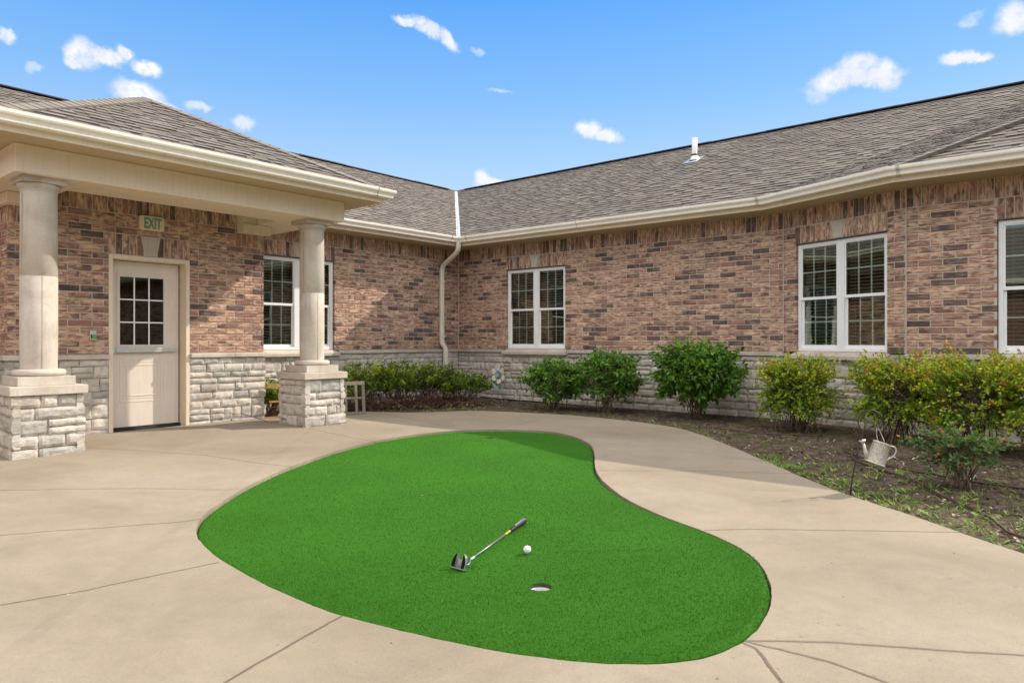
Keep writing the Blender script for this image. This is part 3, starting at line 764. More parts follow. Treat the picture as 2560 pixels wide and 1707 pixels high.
# ------------------------------------------------------------------ shingled roofs
def shingles(mb, O, ud, hd, m, z0, vmax, Lf, Rf, seed, vstart=-.03):
    """O eave origin (plan), ud along the eave, hd up-slope plan direction, Lf/Rf bounds as functions of v"""
    rng = random.Random(seed); O = Vector(O); ud = Vector(ud).normalized(); hd = Vector(hd).normalized()
    cs = 1 / math.sqrt(1 + m * m); e = .1445 * cs; nrm = Vector((-hd.x * m, -hd.y * m, 1)).normalized()
    def P(u, v, h):
        q = O + ud * u + hd * v; return (q.x + nrm.x * h, q.y + nrm.y * h, z0 + m * v + nrm.z * h)
    v = vstart
    while v < vmax - .01:
        v1 = min(v + e * 1.12, vmax)
        l0, r0, l1, r1 = Lf(v), Rf(v), Lf(v1), Rf(v1)
        lo, hi = min(l0, l1), max(r0, r1)
        u = lo - rng.uniform(0, .2); raised = rng.random() < .5
        while u < hi:
            w = rng.uniform(.10, .26) if raised else rng.uniform(.06, .24)
            a0, b0 = max(u, l0), min(u + w, r0); a1, b1 = max(u, l1), min(u + w, r1)
            h = (.0125 if raised else .0065) + rng.uniform(-.001, .0015)
            if b0 - a0 > .002 or b1 - a1 > .002:
                b0 = max(b0, a0); b1 = max(b1, a1)
                jz = 0
                q = [P(a0, v + jz, -.004), P(b0, v + jz, -.004), P(b0, v + jz, h), P(a0, v + jz, h), P(b1, v1, .0045 if raised else .002), P(a1, v1, .0045 if raised else .002)]
                t = rng.random() * .75 + (.25 if raised else 0)
                k_ = .60 if rng.random() < .66 else .86
                m0 = tuple(q[3][i] + (q[5][i] - q[3][i]) * k_ * .89 for i in range(3)); m1 = tuple(q[2][i] + (q[4][i] - q[2][i]) * k_ * .89 for i in range(3))
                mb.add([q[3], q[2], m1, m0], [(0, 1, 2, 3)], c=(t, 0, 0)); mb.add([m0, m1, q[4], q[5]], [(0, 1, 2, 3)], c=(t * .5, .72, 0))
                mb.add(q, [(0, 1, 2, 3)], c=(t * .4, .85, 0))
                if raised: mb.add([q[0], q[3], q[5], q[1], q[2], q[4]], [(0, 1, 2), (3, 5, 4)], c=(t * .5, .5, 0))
            u += w; raised = not raised if rng.random() < .85 else raised
        v += e
    # deck just below
    vs = [vstart, vmax]
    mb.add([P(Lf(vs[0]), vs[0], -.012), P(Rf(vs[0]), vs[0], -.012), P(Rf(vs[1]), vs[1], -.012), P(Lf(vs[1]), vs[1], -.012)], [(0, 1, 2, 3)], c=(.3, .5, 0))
Z0 = 2.047 + E; MR = .5; VR = 4.6
rf = MB()
shingles(rf, (0, 9.79), (1, 0), (0, 1), MR, Z0, VR, lambda v: -5.0, lambda v: 10.007 + v, 1)
hs_ = -.8896
shingles(rf, (10.007, 0), (0, 1), (1, 0), MR, Z0, VR, lambda v: 3.703 + hs_ * v, lambda v: 9.79 + v, 2)
uc = Vector((.3794, .9253)); hc = Vector((.9253, -.3794)); MC = .396
shingles(rf, F2, uc, hc, MC, Z0, 5.6, lambda v: -.3514 * v, lambda v: 1.916 - .3514 * v, 3)
shingles(rf, (9.28, 0), (0, 1), (1, 0), MR, Z0, 5.2, lambda v: -7.0, lambda v: 1.930 + hs_ * v, 4)
# far slopes (out of view) close the roof
zr_ = Z0 + MR * VR
for P in ([(-5, 14.39, zr_), (14.607, 14.39, zr_), (19.2, 18.99, Z0), (-5, 18.99, Z0)], [(14.607, -7, zr_), (19.2, -7, Z0), (19.2, 18.99, Z0), (14.607, 14.39, zr_)]):
    rf.add(P, [(0, 1, 2, 3)], c=(.4, 0, 0))
roof = rf.build('roof', M_SHING, BLD)
for (xa, xb, ya, yb) in ((18.5, 18.7, -7, 18.3), (-4.9, 18.4, 18.4, 18.6), (-5.0, -4.8, 10.35, 18.3)):
    fw = MB(); fw.box(xa, xb, ya, yb, -.2, 1.9 + E); fw.build('far_wall', simple('far_wall_brick', (.28, .15, .11), .9, .3, 14), BLD)
# ridge vents
rv = MB(); rng = random.Random(5)
def vent(p0, p1, side):
    p0, p1 = Vector(p0), Vector(p1); d = (p1 - p0); L = d.length; d.normalize(); s = Vector(side); n = int(L / 1.2)
    for i in range(n):
        a, b = p0 + d * (L * i / n), p0 + d * (L * (i + 1) / n - .01); o = rng.uniform(-.006, .012)
        c = [(-.16, -.050), (-.155, -.030), (0, .020), (.155, -.030), (.16, -.055)]
        V = []
        for q in (a, b):
            for (x, z) in c: V.append((q.x + s.x * x, q.y + s.y * x, q.z + z + .014 + o * .6))
        rv.add(V, [(j, j + 1, j + 6, j + 5) for j in range(4)] + [(0, 5, 9, 4), (4, 3, 2, 1, 0), (5, 6, 7, 8, 9)])
vent((14.607, 13.95, zr_), (14.607, -4.5, zr_), (1, 0)); vent((-5, 14.39, zr_), (14.2, 14.39, zr_), (0, 1))
rv.build('ridge_vent', M_VENT, roof)
rc = MB(); rc.tube([(13.9, 14.39, zr_ + .004), (14.607, 14.39, zr_ + .004)], .022, 6, c=(.3, 0, 0)); rc.tube([(14.607, 14.39, zr_ + .004), (14.607, 13.7, zr_ + .004)], .022, 6, c=(.3, 0, 0)); rc.build('ridge_cap', M_SHING, roof)
# valley flashing
vf = MB(); a = Vector((10.0, 9.783)); 
def vp(k, off, h): 
    p = Vector((10.0 + k, 9.79 + k)); n = Vector((1, -1)).normalized() * off; return (p.x + n.x, p.y + n.y, Z0 + MR * k + h + abs(off) * 0)
for (o0, o1, h0, h1) in ((-.040, -.010, .024, .020), (-.010, 0, .020, .034), (0, .010, .034, .020), (.010, .040, .020, .024)):
    vf.add([vp(-.03, o0, h0), vp(-.03, o1, h1), vp(4.5, o1, h1), vp(4.5, o0, h0)], [(0, 1, 2, 3)])
for o in (-.040, .040): vf.add([vp(-.03, o, .024), vp(4.5, o, .024), vp(4.5, o, -.02), vp(-.03, o, -.02)], [(0, 1, 2, 3)])
vf.build('valley_flashing', M_WHITEMETAL, roof)
# hip caps
def hipcaps(mb, A, B, n1, n2, seed, half=.135):
    rng = random.Random(seed); A, B = Vector(A), Vector(B); d = (B - A); L = d.length; d.normalize()
    c1 = Vector(n1).normalized().cross(d).normalized(); c2 = Vector(n2).normalized().cross(d).normalized()
    if c1.z > 0: c1 = -c1
    if c2.z > 0: c2 = -c2
    up = (Vector(n1).normalized() + Vector(n2).normalized()).normalized()
    s = 0
    while s < L:
        e = min(s + .15, L); t = rng.random()
        a0, a1 = A + d * s, A + d * e
        h0, h1 = .030 + rng.uniform(0, .002), .025
        V = [a0 + up * h0 + c1 * half, a0 + up * (h0 + .006), a0 + up * h0 + c2 * half, a1 + up * h1 + c1 * half, a1 + up * (h1 + .006), a1 + up * h1 + c2 * half,
             a0 + up * (h0 - .02) + c1 * half, a0 + up * (h0 - .02), a0 + up * (h0 - .02) + c2 * half, a1 + up * (h1 - .025) + c1 * half, a1 + up * (h1 - .025) + c2 * half]
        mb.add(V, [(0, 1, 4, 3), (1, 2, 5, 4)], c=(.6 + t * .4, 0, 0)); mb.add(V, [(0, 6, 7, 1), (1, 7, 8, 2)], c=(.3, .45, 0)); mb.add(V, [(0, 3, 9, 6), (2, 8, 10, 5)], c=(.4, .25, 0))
        s += .135
hp = MB(); hz = lambda x: Z0 + MR * (x - 9.28)
nDD = (-MR, 0, 1); nCC = (-hc.x * MC, -hc.y * MC, 1)
hipcaps(hp, (9.28, 1.93, Z0), (13.2, 1.93 + hs_ * 3.92, hz(13.2)), nDD, nCC, 9)
hp.build('hip_cap', M_SHING, roof)

# vent pipe on the right-hand slope
vx, vy = 13.2, 6.30; vz = Z0 + MR * (vx - 10.007)
vpipe = MB(); vpipe.lathe((vx, vy, vz), [(.0535, .08), (.054, .44), (.047, .44), (.046, .10)], 20, smooth=True)
vpo = vpipe.build('vent_pipe', M_PVC, BLD, origin=(vx, vy, vz))
fl = MB(); fl.lathe((vx, vy, vz), [(.12, -.02), (.085, .05), (.062, .085), (.055, .09)], 20, smooth=True)
fl.add([(vx - .24, vy - .16, vz - .24 * .5 + .018), (vx + .16, vy - .16, vz + .08 + .018), (vx + .16, vy + .16, vz + .08 + .018), (vx - .24, vy + .16, vz - .24 * .5 + .018)], [(0, 1, 2, 3)])
fl.build('pipe_flashing', M_STEEL, vpo)
bt = MB(); bt.lathe((vx, vy, vz), [(.066, .078), (.064, .105), (.056, .118)], 20, smooth=True); bt.build('rubber_boot', M_BLACK, vpo)

# ------------------------------------------------------------------ covered porch
POR = thing('covered_porch', (4.0, 8.3, 0), 'cream trimmed porch with hipped shingle roof on two round limestone columns before the exit door', 'porch')
bm_ = MB(); zb0, zb1 = 1.626 + E, 1.893 + E
bm_.box(2.09, 5.88, 7.93, 8.57, zb0, zb1)
bm_.box(5.24, 5.88, 8.57, 9.20, zb0, zb1); bm_.box(5.46, 5.88, 9.20, 10.27, zb0, zb1); bm_.box(2.09, 2.73, 8.57, 9.19, zb0, zb1)
beam = bm_.build('beam', M_TRIM, POR, bevel=.004)
ct = MB()
ct.box(2.075, 5.895, 7.912, 7.929, zb1 - .022, zb1 - .003); ct.box(2.073, 2.089, 7.93, 9.19, zb1 - .022, zb1 - .003); ct.box(5.881, 5.897, 7.93, 9.7, zb1 - .022, zb1 - .003)
ct.build('cove_trim', M_TRIM, beam)
bb = MB()
bb.box(5.03, 5.452, 9.04, 9.212, 1.50 + E, zb0 - .003); bb.box(5.03, 5.236, 9.06, 9.212, zb0 - .002, zb1 - .004)
bb.build('bearing_trim', M_TRIM, POR, bevel=.004); bb = MB()
bb.box(2.30, 2.76, 9.04, 9.212, 1.50 + E, zb0 - .003); bb.box(2.736, 2.78, 9.06, 9.212, zb0 - .002, zb1 - .004)
bb.box(5.455, 5.86, 9.30, 10.26, 1.53 + E, zb0 - .003) if False else None
bb.build('bearing_trim', M_TRIM, POR, bevel=.004)
bb = MB(); bb.box(2.296, 2.356, 9.214, 10.28, 1.498 + E, zb0 - .004); bb.build('bearing_trim', M_TRIM, POR, bevel=.004)
bb = MB(); bb.box(2.092, 2.354, 9.193, 10.28, zb0, zb1); bb.build('side_beam', M_TRIM, POR)
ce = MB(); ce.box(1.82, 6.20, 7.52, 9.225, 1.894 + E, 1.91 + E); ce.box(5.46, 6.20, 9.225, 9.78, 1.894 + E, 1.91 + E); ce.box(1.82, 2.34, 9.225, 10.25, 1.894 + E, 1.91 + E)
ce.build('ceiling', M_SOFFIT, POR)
pp = [(1.80, 9.78), (1.80, 7.50), (6.22, 7.50), (6.22, 9.70)]
pf = MB(); sweep(pf, pp, FPROF)
# right-of-travel must face outwards
pf.build('fascia', M_TRIM, POR)
pg = MB(); sweep(pg, pp, GPROF); pgo = pg.build('gutter', M_GUTTER, POR)
gs = MB(); sweep(gs, [(6.03, 7.50), (6.045, 7.50)], [(w + (.003 if w > .05 else 0), z) for (w, z) in GPROF[:8]] + [(0, 2.0)]); gs.build('seam', simple('porch_seam', (.42, .38, .31), .5), pgo)
MP = .52; zpk = Z0
ps = MB()
shingles(ps, (0, 7.50), (1, 0), (0, 1), MP, zpk, 2.21, lambda v: 1.80 + v, lambda v: 6.22 - v, 31)
shingles(ps, (6.22, 0), (0, 1), (-1, 0), MP, zpk, 2.21, lambda v: 7.50 + v, lambda v: 9.9 + v, 32)
shingles(ps, (1.80, 0), (0, 1), (1, 0), MP, zpk, 2.21, lambda v: 7.50 + v, lambda v: 9.9 + v, 33)
pr = ps.build('roof', M_SHING, POR)
ph = MB(); pk = (4.01, 9.71, zpk + MP * 2.21)
hipcaps(ph, (6.22, 7.50, zpk), pk, (0, -MP, 1), (MP, 0, 1), 41, .13); hipcaps(ph, (1.80, 7.50, zpk), pk, (0, -MP, 1), (-MP, 0, 1), 42, .13)
hipcaps(ph, (4.01, 12.0, pk[2]), pk, (MP, 0, 1), (-MP, 0, 1), 43, .13)
ph.build('hip_cap', M_SHING, pr)

def column(x, y, zc, seed, gz):
    """zc: height of the cap top; gz ground"""
    sh = MB(); t = zc
    H0 = t + .088 + .068; H1 = 1.50 + E; zj = .651 + E
    prof = [(.160, H0), (.163, H0 + .3), (.163, zj - .004), (.1605, zj - .002), (.1605, zj + .002), (.163, zj + .004), (.158, H1 - .01)]
    sh.lathe((x, y, 0), prof, 64, smooth=True, c=(.6, 0, 0))
    cl = sh.build('column', M_LIME, POR, origin=(x, y, gz))
    sj = MB(); q = R(-88 if seed else -70); 
    for (q, za, zb) in ((R(-97), H0 + .01, zj - .01), (R(-165), zj + .01, H1 - .03)):
        px, py = x + .1625 * math.cos(q), y + .1625 * math.sin(q)
        sj.tube([(px, py, za), (px, py, zb)], .0022, 5)
    sj.build('joint', simple('column_joint', (.24, .19, .14), .9), cl)
    cpb = MB()
    cpb.lathe((x, y, 0), [(.158, H1 - .012), (.164, H1 - .008), (.166, H1), (.160, H1 + .006), (.160, H1 + .012), (.175, H1 + .020), (.187, H1 + .040), (.189, H1 + .055), (.186, H1 + .070), (.12, H1 + .0705)], 64, smooth=True, c=(.3, 0, 0))
    cpb.box(x - .195, x + .195, y - .195, y + .195, H1 + .070, zb0 - .002, c=(.15, 0, 0))
    cpb.build('capital', M_LIME, cl)
    bs = MB(); c0 = t + .088
    bs.lathe((x, y, 0), [(.15, c0)] + [(.200 + .034 * math.cos(a), c0 + .034 + .034 * math.sin(a)) for a in [R(-90 + 15 * i) for i in range(13)]] + [(.15, c0 + .069)], 64, smooth=True, c=(.7, 0, 0))
    bs.box(x - .25, x + .25, y - .25, y + .25, t, c0, c=(.5, 0, 0)); bs.build('column_base', M_LIME, cl, bevel=.004)
    pc = MB(); pc.box(x - .336, x + .336, y - .336, y + .336, t - .087, t - .001, c=(.65, 0, 0)); pc.build('pier_cap', M_LIME, cl, bevel=.006)
    pi = MB(); h = .292; zt = t - .087 - E
    for k, (ox, oy, ux, uy, nx, ny) in enumerate(((x - h, y - h, 1, 0, 0, -1), (x + h, y - h, 0, 1, 1, 0), (x + h, y + h, -1, 0, 0, 1), (x - h, y + h, 0, -1, -1, 0))):
        F = frame(ox, oy, ux, uy, nx, ny)
        rr = random.Random(seed)    # same course heights on all faces
        stone_face(pi, F, 2 * h, gz - E - .02, zt, seed * 10 + k, w0=.0, ends=(True, True), hs=(.09, .12, .155), bulge=.026)
        pi.add([F(-.0, -.010, gz - E - .05), F(2 * h + .0, -.010, gz - E - .05), F(2 * h + .0, -.010, zt), F(-.0, -.010, zt)], [(0, 1, 2, 3)], mi=1)
    pi.build('stone_pier', [M_STONE, M_STMORT], cl)
column(5.57, 8.225, -.409 + E, 3, g(5.57, 8.2)); column(2.367, 8.215, -.433 + E, 8, g(2.37, 8.2))

# ------------------------------------------------------------------ small things on the walls
def text_mesh(txt, size, ext):
    cu = bpy.data.curves.new('t', 'FONT'); cu.body = txt; cu.size = size; cu.extrude = ext; cu.align_x = 'CENTER'; cu.align_y = 'CENTER'; cu.offset = .006
    o = bpy.data.objects.new('t', cu); COL.objects.link(o); dg = bpy.context.evaluated_depsgraph_get()
    me = bpy.data.meshes.new_from_object(o.evaluated_get(dg)); V = [v.co.copy() for v in me.vertices]; F_ = [tuple(p.vertices) for p in me.polygons]
    bpy.data.objects.remove(o); return V, F_
sx, sy, sz = 3.875, 9.22, 1.483 + E
EX = thing('exit_sign', (sx, sy, sz - .09), 'cream EXIT sign with green letters high on the brick above the door', 'sign')
sb = MB(); r_ = .028; hw, hh = .150, .090
pts = [(sx + (hw - r_) * a + r_ * math.cos(q), (hh - r_) * b + r_ * math.sin(q)) for (a, b, q0) in ((1, 1, 0), (-1, 1, 90), (-1, -1, 180), (1, -1, 270)) for q in [R(q0 + i * 18) for i in range(6)]]
n = len(pts); V = [(p[0], sy - .004, sz + p[1]) for p in pts] + [(p[0], sy - .052, sz + p[1]) for p in pts]
sb.add(V, [tuple(range(n)), tuple(range(2 * n - 1, n - 1, -1))] + [(i, i + n, (i + 1) % n + n, (i + 1) % n) for i in range(n)])
sb.build('housing', simple('exit_sign_plastic', (.78, .66, .46), .45, .04), EX, bevel=.006)
tv, tf = text_mesh('EXIT', .165, .002)
xs_ = [v.x for v in tv]; wz = max(xs_) - min(xs_); hz_ = max(v.y for v in tv) - min(v.y for v in tv); cyt = (max(v.y for v in tv) + min(v.y for v in tv)) / 2
te = MB(); te.add([(sx + .004 + v.x * .212 / wz, sy - .054 - v.z, sz + (v.y - cyt) * .140 / hz_) for v in tv], tf)
te.build('lettering', simple('exit_green', (.17, .34, .25), .5, .25, 30), EX)

KS = thing('key_switch', (3.206, 9.22, .04 + E), 'small steel switch box with green button beside the door', 'switch')
kb = MB(); kb.box(3.17, 3.242, 9.190, 9.216, .020 + E, .130 + E); kb.build('housing', M_STEEL, KS, bevel=.005)
kg = MB(); kg.box(3.190, 3.236, 9.178, 9.189, .036 + E, .082 + E); kg.build('button', simple('green_button', (.10, .38, .06), .4), KS, bevel=.002)
kd = MB(); kd.box(3.178, 3.188, 9.184, 9.189, .034 + E, .084 + E); kd.build('button_rim', M_BLACK, KS)

# metal flower on the stone, right of the corner
fx, fy, fz = 10.44, 9.10, -.646 + E
FLW = thing('metal_flower', (fx, fy, fz - .3), 'white six-petalled metal flower with blue centre and orange blush hung on the stone wall', 'wall ornament')
fsc = simple('petal_white', (.92, .88, .70), .4, .15, 14); fso = simple('petal_orange', (.75, .20, .05), .4, .2, 14)
for k in range(6):
    q = R(95 + 60 * k); rr_ = .205 if k == 0 else .178
    p = MB(); V = [(fx - .012, fy, fz)]; m_ = 9
    for i in range(m_):
        t = -1 + 2 * i / (m_ - 1); a = q + t * R(25); rad = rr_ * (1 - .22 * abs(t) ** 2.2 + (.04 if i % 2 else 0))
        V.append((fx - .03 - .015 * (1 - abs(t)), fy - math.cos(a) * rad, fz + math.sin(a) * rad))
    V2 = [(v[0] + .002, v[1], v[2]) for v in V]
    fcs = [(0, i, i + 1) for i in range(1, m_)] + [(m_ + 1 - 1 + 1, i + m_ + 2, i + m_ + 1) for i in range(1, m_)]
    p.add(V + V2, [(0, i, i + 1) for i in range(1, m_)] + [(m_ + 1, m_ + 1 + i + 1, m_ + 1 + i) for i in range(1, m_)], smooth=False)
    p.build('petal', fsc, FLW)
for (a0, a1, r0, r1) in ((-42, 52, .055, .098), (170, 195, .06, .08)):
    mm_ = 8; ob = MB()
    for i in range(mm_):
        a, b = R(a0 + (a1 - a0) * i / mm_), R(a0 + (a1 - a0) * (i + 1) / mm_)
        k1, k2 = math.sin(math.pi * i / mm_), math.sin(math.pi * (i + 1) / mm_)
        ra, rb = r0 + (r1 - r0) * k1, r0 + (r1 - r0) * k2
        ob.add([(fx - .044, fy - math.cos(a) * r0 * .7, fz + math.sin(a) * r0 * .7), (fx - .044, fy - math.cos(a) * ra, fz + math.sin(a) * ra), (fx - .044, fy - math.cos(b) * rb, fz + math.sin(b) * rb), (fx - .044, fy - math.cos(b) * r0 * .7, fz + math.sin(b) * r0 * .7)], [(0, 1, 2, 3)])
    ob.build('orange_blush', fso, FLW)
ce_ = MB()
for k in range(10):
    q = R(36 * k); ce_.add([(fx - .05, fy, fz - .008), (fx - .058, fy - math.cos(q - .2) * .045, fz - .008 + math.sin(q - .2) * .045), (fx - .06, fy - math.cos(q) * .068, fz - .008 + math.sin(q) * .068), (fx - .058, fy - math.cos(q + .2) * .045, fz - .008 + math.sin(q + .2) * .045)], [(0, 1, 2, 3)])
ce_.build('stamens', simple('stamen_white', (.55, .72, .75), .4), FLW)
cd = MB(); M_ = Matrix.Rotation(R(90), 3, 'Y')
cd.lathe((fx - .040, fy, fz - .008), [(.0, -.008), (.03, -.007), (.07, -.004), (.078, 0)], 20, M=M_, smooth=True)
cd.build('flower_centre', simple('centre_teal', (.04, .24, .30), .4, .4, 40), FLW)
lf_ = MB()
for (cy_, sgn) in ((.0, 1), (.0, -1)):
    V = []
    for i in range(9):
        t = i / 8; y = sgn * (.01 + .135 * t); z = -.315 + .17 * t ** 1.2; w = .026 * math.sin(math.pi * min(1, t * .95 + .05))
        V += [(fx - .02, fy + y - w * .6, fz + z + w * .6), (fx - .03, fy + y + w * .6 * sgn, fz + z - w * .6)]
    lf_.add(V, [(2 * i, 2 * i + 1, 2 * i + 3, 2 * i + 2) for i in range(8)])
lf_.tube([(fx - .01, fy, fz - .08), (fx - .015, fy + .008, fz - .2), (fx - .015, fy, fz - .33)], .004, 6)
lf_.build('stem_leaves', simple('leaf_blue', (.34, .50, .58), .45, .3, 12), FLW)

# thin black pipe along the foot of the right-hand wall
dp = MB(); dp.tube([(10.42, 9.6, .0), (10.42, 9.0, -.012), (10.42, 8.3, -.015), (10.41, 7.7, -.018), (10.40, 7.2, -.03)], .012, 8)
dp.build('black_pipe', M_BLACK, label='thin black pipe along the foot of the stone wall below the metal flower', category='pipe')

# ------------------------------------------------------------------ ground, patio, turf
bord = [(7.111, 8.974), (7.354, 8.471), (7.754, 8.101), (8.285, 7.797), (8.588, 7.003), (8.732, 6.025), (8.629, 5.07), (8.332, 4.19), (7.522, 3.305), (6.62, 2.477), (5.942, 1.866), (5.488, 1.418), (5.104, .929), (4.759, .54), (4.45, .10), (4.1, -.6), (3.6, -2), (3.0, -7)]
turf = [(6.751, 5.861), (6.894, 5.622), (6.99, 5.25), (6.87, 4.894), (6.594, 4.462), (6.164, 4.073), (5.708, 3.757), (5.25, 3.451), (4.908, 3.18), (4.588, 2.86), (4.322, 2.539), (4.165, 2.283), (4.054, 2.069), (3.972, 1.883), (3.878, 1.704), (3.754, 1.525), (3.612, 1.377), (3.414, 1.252), (3.198, 1.149), (2.988, 1.085), (2.785, 1.051), (2.618, 1.046), (2.478, 1.072), (2.362, 1.12), (2.259, 1.203), (2.175, 1.296), (2.098, 1.41), (2.03, 1.553), (1.965, 1.706), (1.916, 1.882), (1.870, 2.082), (1.828, 2.293), (1.798, 2.457), (1.785, 2.698), (1.795, 3.001), (1.817, 3.263), (1.859, 3.605), (1.923, 3.901), (2.005, 4.15), (2.132, 4.384), (2.303, 4.613), (2.58, 4.876), (2.917, 5.172), (3.467, 5.56), (4.207, 5.963), (4.98, 6.25), (5.701, 6.34), (6.231, 6.25), (6.535, 6.08)]
def catmull(P, closed, n=4):
    out = []; m = len(P)
    for i in range(m if closed else m - 1):
        p = [Vector(P[(i + k) % m] if closed else P[max(0, min(m - 1, i + k))]) for k in (-1, 0, 1, 2)]
        for j in range(n):
            t = j / n; out.append(.5 * ((2 * p[1]) + (-p[0] + p[2]) * t + (2 * p[0] - 5 * p[1] + 4 * p[2] - p[3]) * t * t + (-p[0] + 3 * p[1] - 3 * p[2] + p[3]) * t ** 3))
    if not closed: out.append(Vector(P[-1]))
    return out
T = catmull(turf, True, 4)
for _ in range(3): T = [(T[i - 1] + T[i] * 2 + T[(i + 1) % len(T)]) / 4 for i in range(len(T))]
B_ = catmull(bord, False, 5)
for _ in range(2): B_ = [B_[0]] + [(B_[i - 1] + B_[i] * 2 + B_[i + 1]) / 4 for i in range(1, len(B_) - 1)] + [B_[-1]]
def rag(P, amp, f, seed): 
    return [p + Vector((noise.noise((p.x * f, p.y * f, seed)), noise.noise((p.x * f, p.y * f, seed + 7)))) * amp for p in P]
outer = [Vector((5.44, 9.235))] + [Vector((6.4, 8.99))] + rag(B_, .012, 9, 1) + [Vector((-9, -7)), Vector((-9, 10.2)), Vector((2.36, 10.2)), Vector((2.36, 9.235))]
JN = []
def jl(w, *p):
    for a, b in zip(p, p[1:]): JN.append((a, b, w))
jl(.011, (-1.5, 9.6), (1.593, 6.416), (2.813, 5.1)); jl(.011, (-.5, 6.6), (1.23, 4.954), (1.676, 4.696), (2.2, 4.45)); jl(.012, (-1, 4.1), (.917, 3.692), (1.308, 3.611), (1.82, 3.53))
jl(.011, (2.791, 8.172), (2.993, 7.695), (3.369, 6.705), (3.6, 5.62)); jl(.011, (5.28, 7.92), (5.05, 6.24)); jl(.010, (7.1, 8.8), (7.007, 8.371), (6.45, 6.2)); jl(.008, (7.9, 6.15), (7.344, 6.034), (6.7, 5.92))
jl(.009, (5.153, 3.351), (5.697, 2.7), (6.1, 2.0)); jl(.011, (3.96, 1.82), (4.158, 1.635), (4.85, .65)); jl(.011, (1.85, 2.46), (1.193, 2.282), (-.5, 1.8))
jl(.014, (2.625, 1.052), (2.808, .802), (3.14, .222), (3.9, -1.1)) if True else None; jl(.014, (2.622, 1.045), (2.64, .754), (2.573, .349), (2.4, -.7)); jl(.012, (2.602, 1.045), (2.585, .99), (2.385, .826), (1.3, -.1))
M_CONC = m_concrete(JN)
pt = MB()
hole = rag(T, .006, 12, 3)
hl = [(p.x, p.y) for p in hole]
# fan of quads would be coarse: tessellate with the hole, then the inner and outer edge faces
pt.poly([(p.x, p.y) for p in outer], [hl], lambda x, y: g(x, y))
for loop, dz in ((hole, -.09), (outer, -.12)):
    nn = len(loop)
    V = [(p.x, p.y, g(p.x, p.y)) for p in loop] + [(p.x, p.y, g(p.x, p.y) + dz) for p in loop]
    pt.add(V, [(i, (i + 1) % nn, (i + 1) % nn + nn, i + nn) for i in range(nn)], c=(.2, 0, 0))
pto = pt.build('patio', M_CONC, kind='structure', origin=(3, 3, 0))
# the whole patio is a single slab; its slope is gentle so the big triangles follow it closely

# turf
def inset(P, d):
    n = len(P); out = []
    for i in range(n):
        t = (P[(i + 1) % n] - P[i - 1]).normalized(); out.append(P[i] + Vector((t.y, -t.x)) * d)
    return out
area = sum(T[i - 1].x * T[i].y - T[i].x * T[i - 1].y for i in range(len(T)))
sg = -1 if area > 0 else 1
def near_k(p):      # 1 along the near rim, where the mat rides up over the lip
    d = p - Vector((2.5, 1.05)); return max(0, 1 - max(0, (p.y - p.x * .35 - .35)) / 1.1)
def tz(x, y):
    rip = .004 * noise.noise((x * 2.4, y * 2.4, 0)) + .005 * math.exp(-((x * .6 + y * .8 - 3.15) / .07) ** 2) * max(0, noise.noise((x * 1.2, y * 1.2, 5)) + .2)
    for (x0_, y0_, x1_, y1_, am, wd_r) in ((3.55, 1.75, 3.05, 2.35, .007, .035), (3.35, 1.55, 2.75, 1.75, .006, .04), (2.75, 1.28, 2.2, 1.5, .006, .035), (4.3, 2.9, 3.9, 3.3, .005, .03), (5.9, 4.2, 5.4, 4.6, .006, .04), (2.35, 2.9, 2.3, 3.6, .004, .04)):
        dx_, dy_ = x1_ - x0_, y1_ - y0_; L2_ = dx_ * dx_ + dy_ * dy_; t_ = max(0, min(1, ((x - x0_) * dx_ + (y - y0_) * dy_) / L2_)); d2_ = (x - x0_ - dx_ * t_) ** 2 + (y - y0_ - dy_ * t_) ** 2
        rip += am * math.sin(math.pi * (.1 + .8 * t_)) * math.exp(-d2_ / (wd_r * wd_r))
    return g(x, y) - .015 - .005 * (1 - max(0, min(1, 1 - (y - x * .35 - .35) / 1.6))) + rip
rings = [(.004, -.028, -.012), (.014, -.004, .014), (.040, .0, .026), (.075, 0, .014), (.14, 0, .0)]
tm = MB(); loops = []
for (d, zf_, zn) in rings:
    L_ = inset(T, sg * d); L_ = [L_[i] for i in range(len(L_))]
    loops.append([(p.x, p.y, tz(p.x, p.y) + (1 - near_k(p)) * zf_ + near_k(p) * zn) for p in L_])
nn = len(T)
for a, b in zip(loops, loops[1:]):
    tm.add(a + b, [((i, (i + 1) % nn, (i + 1) % nn + nn, i + nn) if sg < 0 else (i + nn, (i + 1) % nn + nn, (i + 1) % nn, i)) for i in range(nn)], smooth=True)
cupP = [(2.633, 2.036), (6.196, 5.555)]
# interior: fine grid triangles clipped by tessellating strips is overkill; grid cells + border tessellation
from mathutils.geometry import delaunay_2d_cdt
inner = [Vector((p[0], p[1])) for p in loops[-1]]
cups = [[Vector((cx_ + .0545 * math.cos(R(15 * k)), cy_ + .0545 * math.sin(R(15 * k)))) for k in range(24)] for (cx_, cy_) in cupP]
def inside(p, poly):
    r = False; n = len(poly)
    for i in range(n):
        a, b = poly[i - 1], poly[i]
        if (a.y > p.y) != (b.y > p.y) and p.x < (b.x - a.x) * (p.y - a.y) / (b.y - a.y) + a.x: r = not r
    return r
pts2 = list(inner); faces_in = [list(range(len(inner)))]; edges = []
for i in range(len(inner)): edges.append((i, (i + 1) % len(inner)))
for c_ in cups:
    b0 = len(pts2); pts2 += c_
    for i in range(24): edges.append((b0 + i, b0 + (i + 1) % 24))
gx = 1.7
while gx < 7.1:
    gy = 1.0
    while gy < 6.4:
        p = Vector((gx, gy))
        if inside(p, inner) and min((p - q).length for q in inner) > .04 and all((p - Vector(c2)).length > .075 for c2 in cupP): pts2.append(p)
        gy += .09
    gx += .09
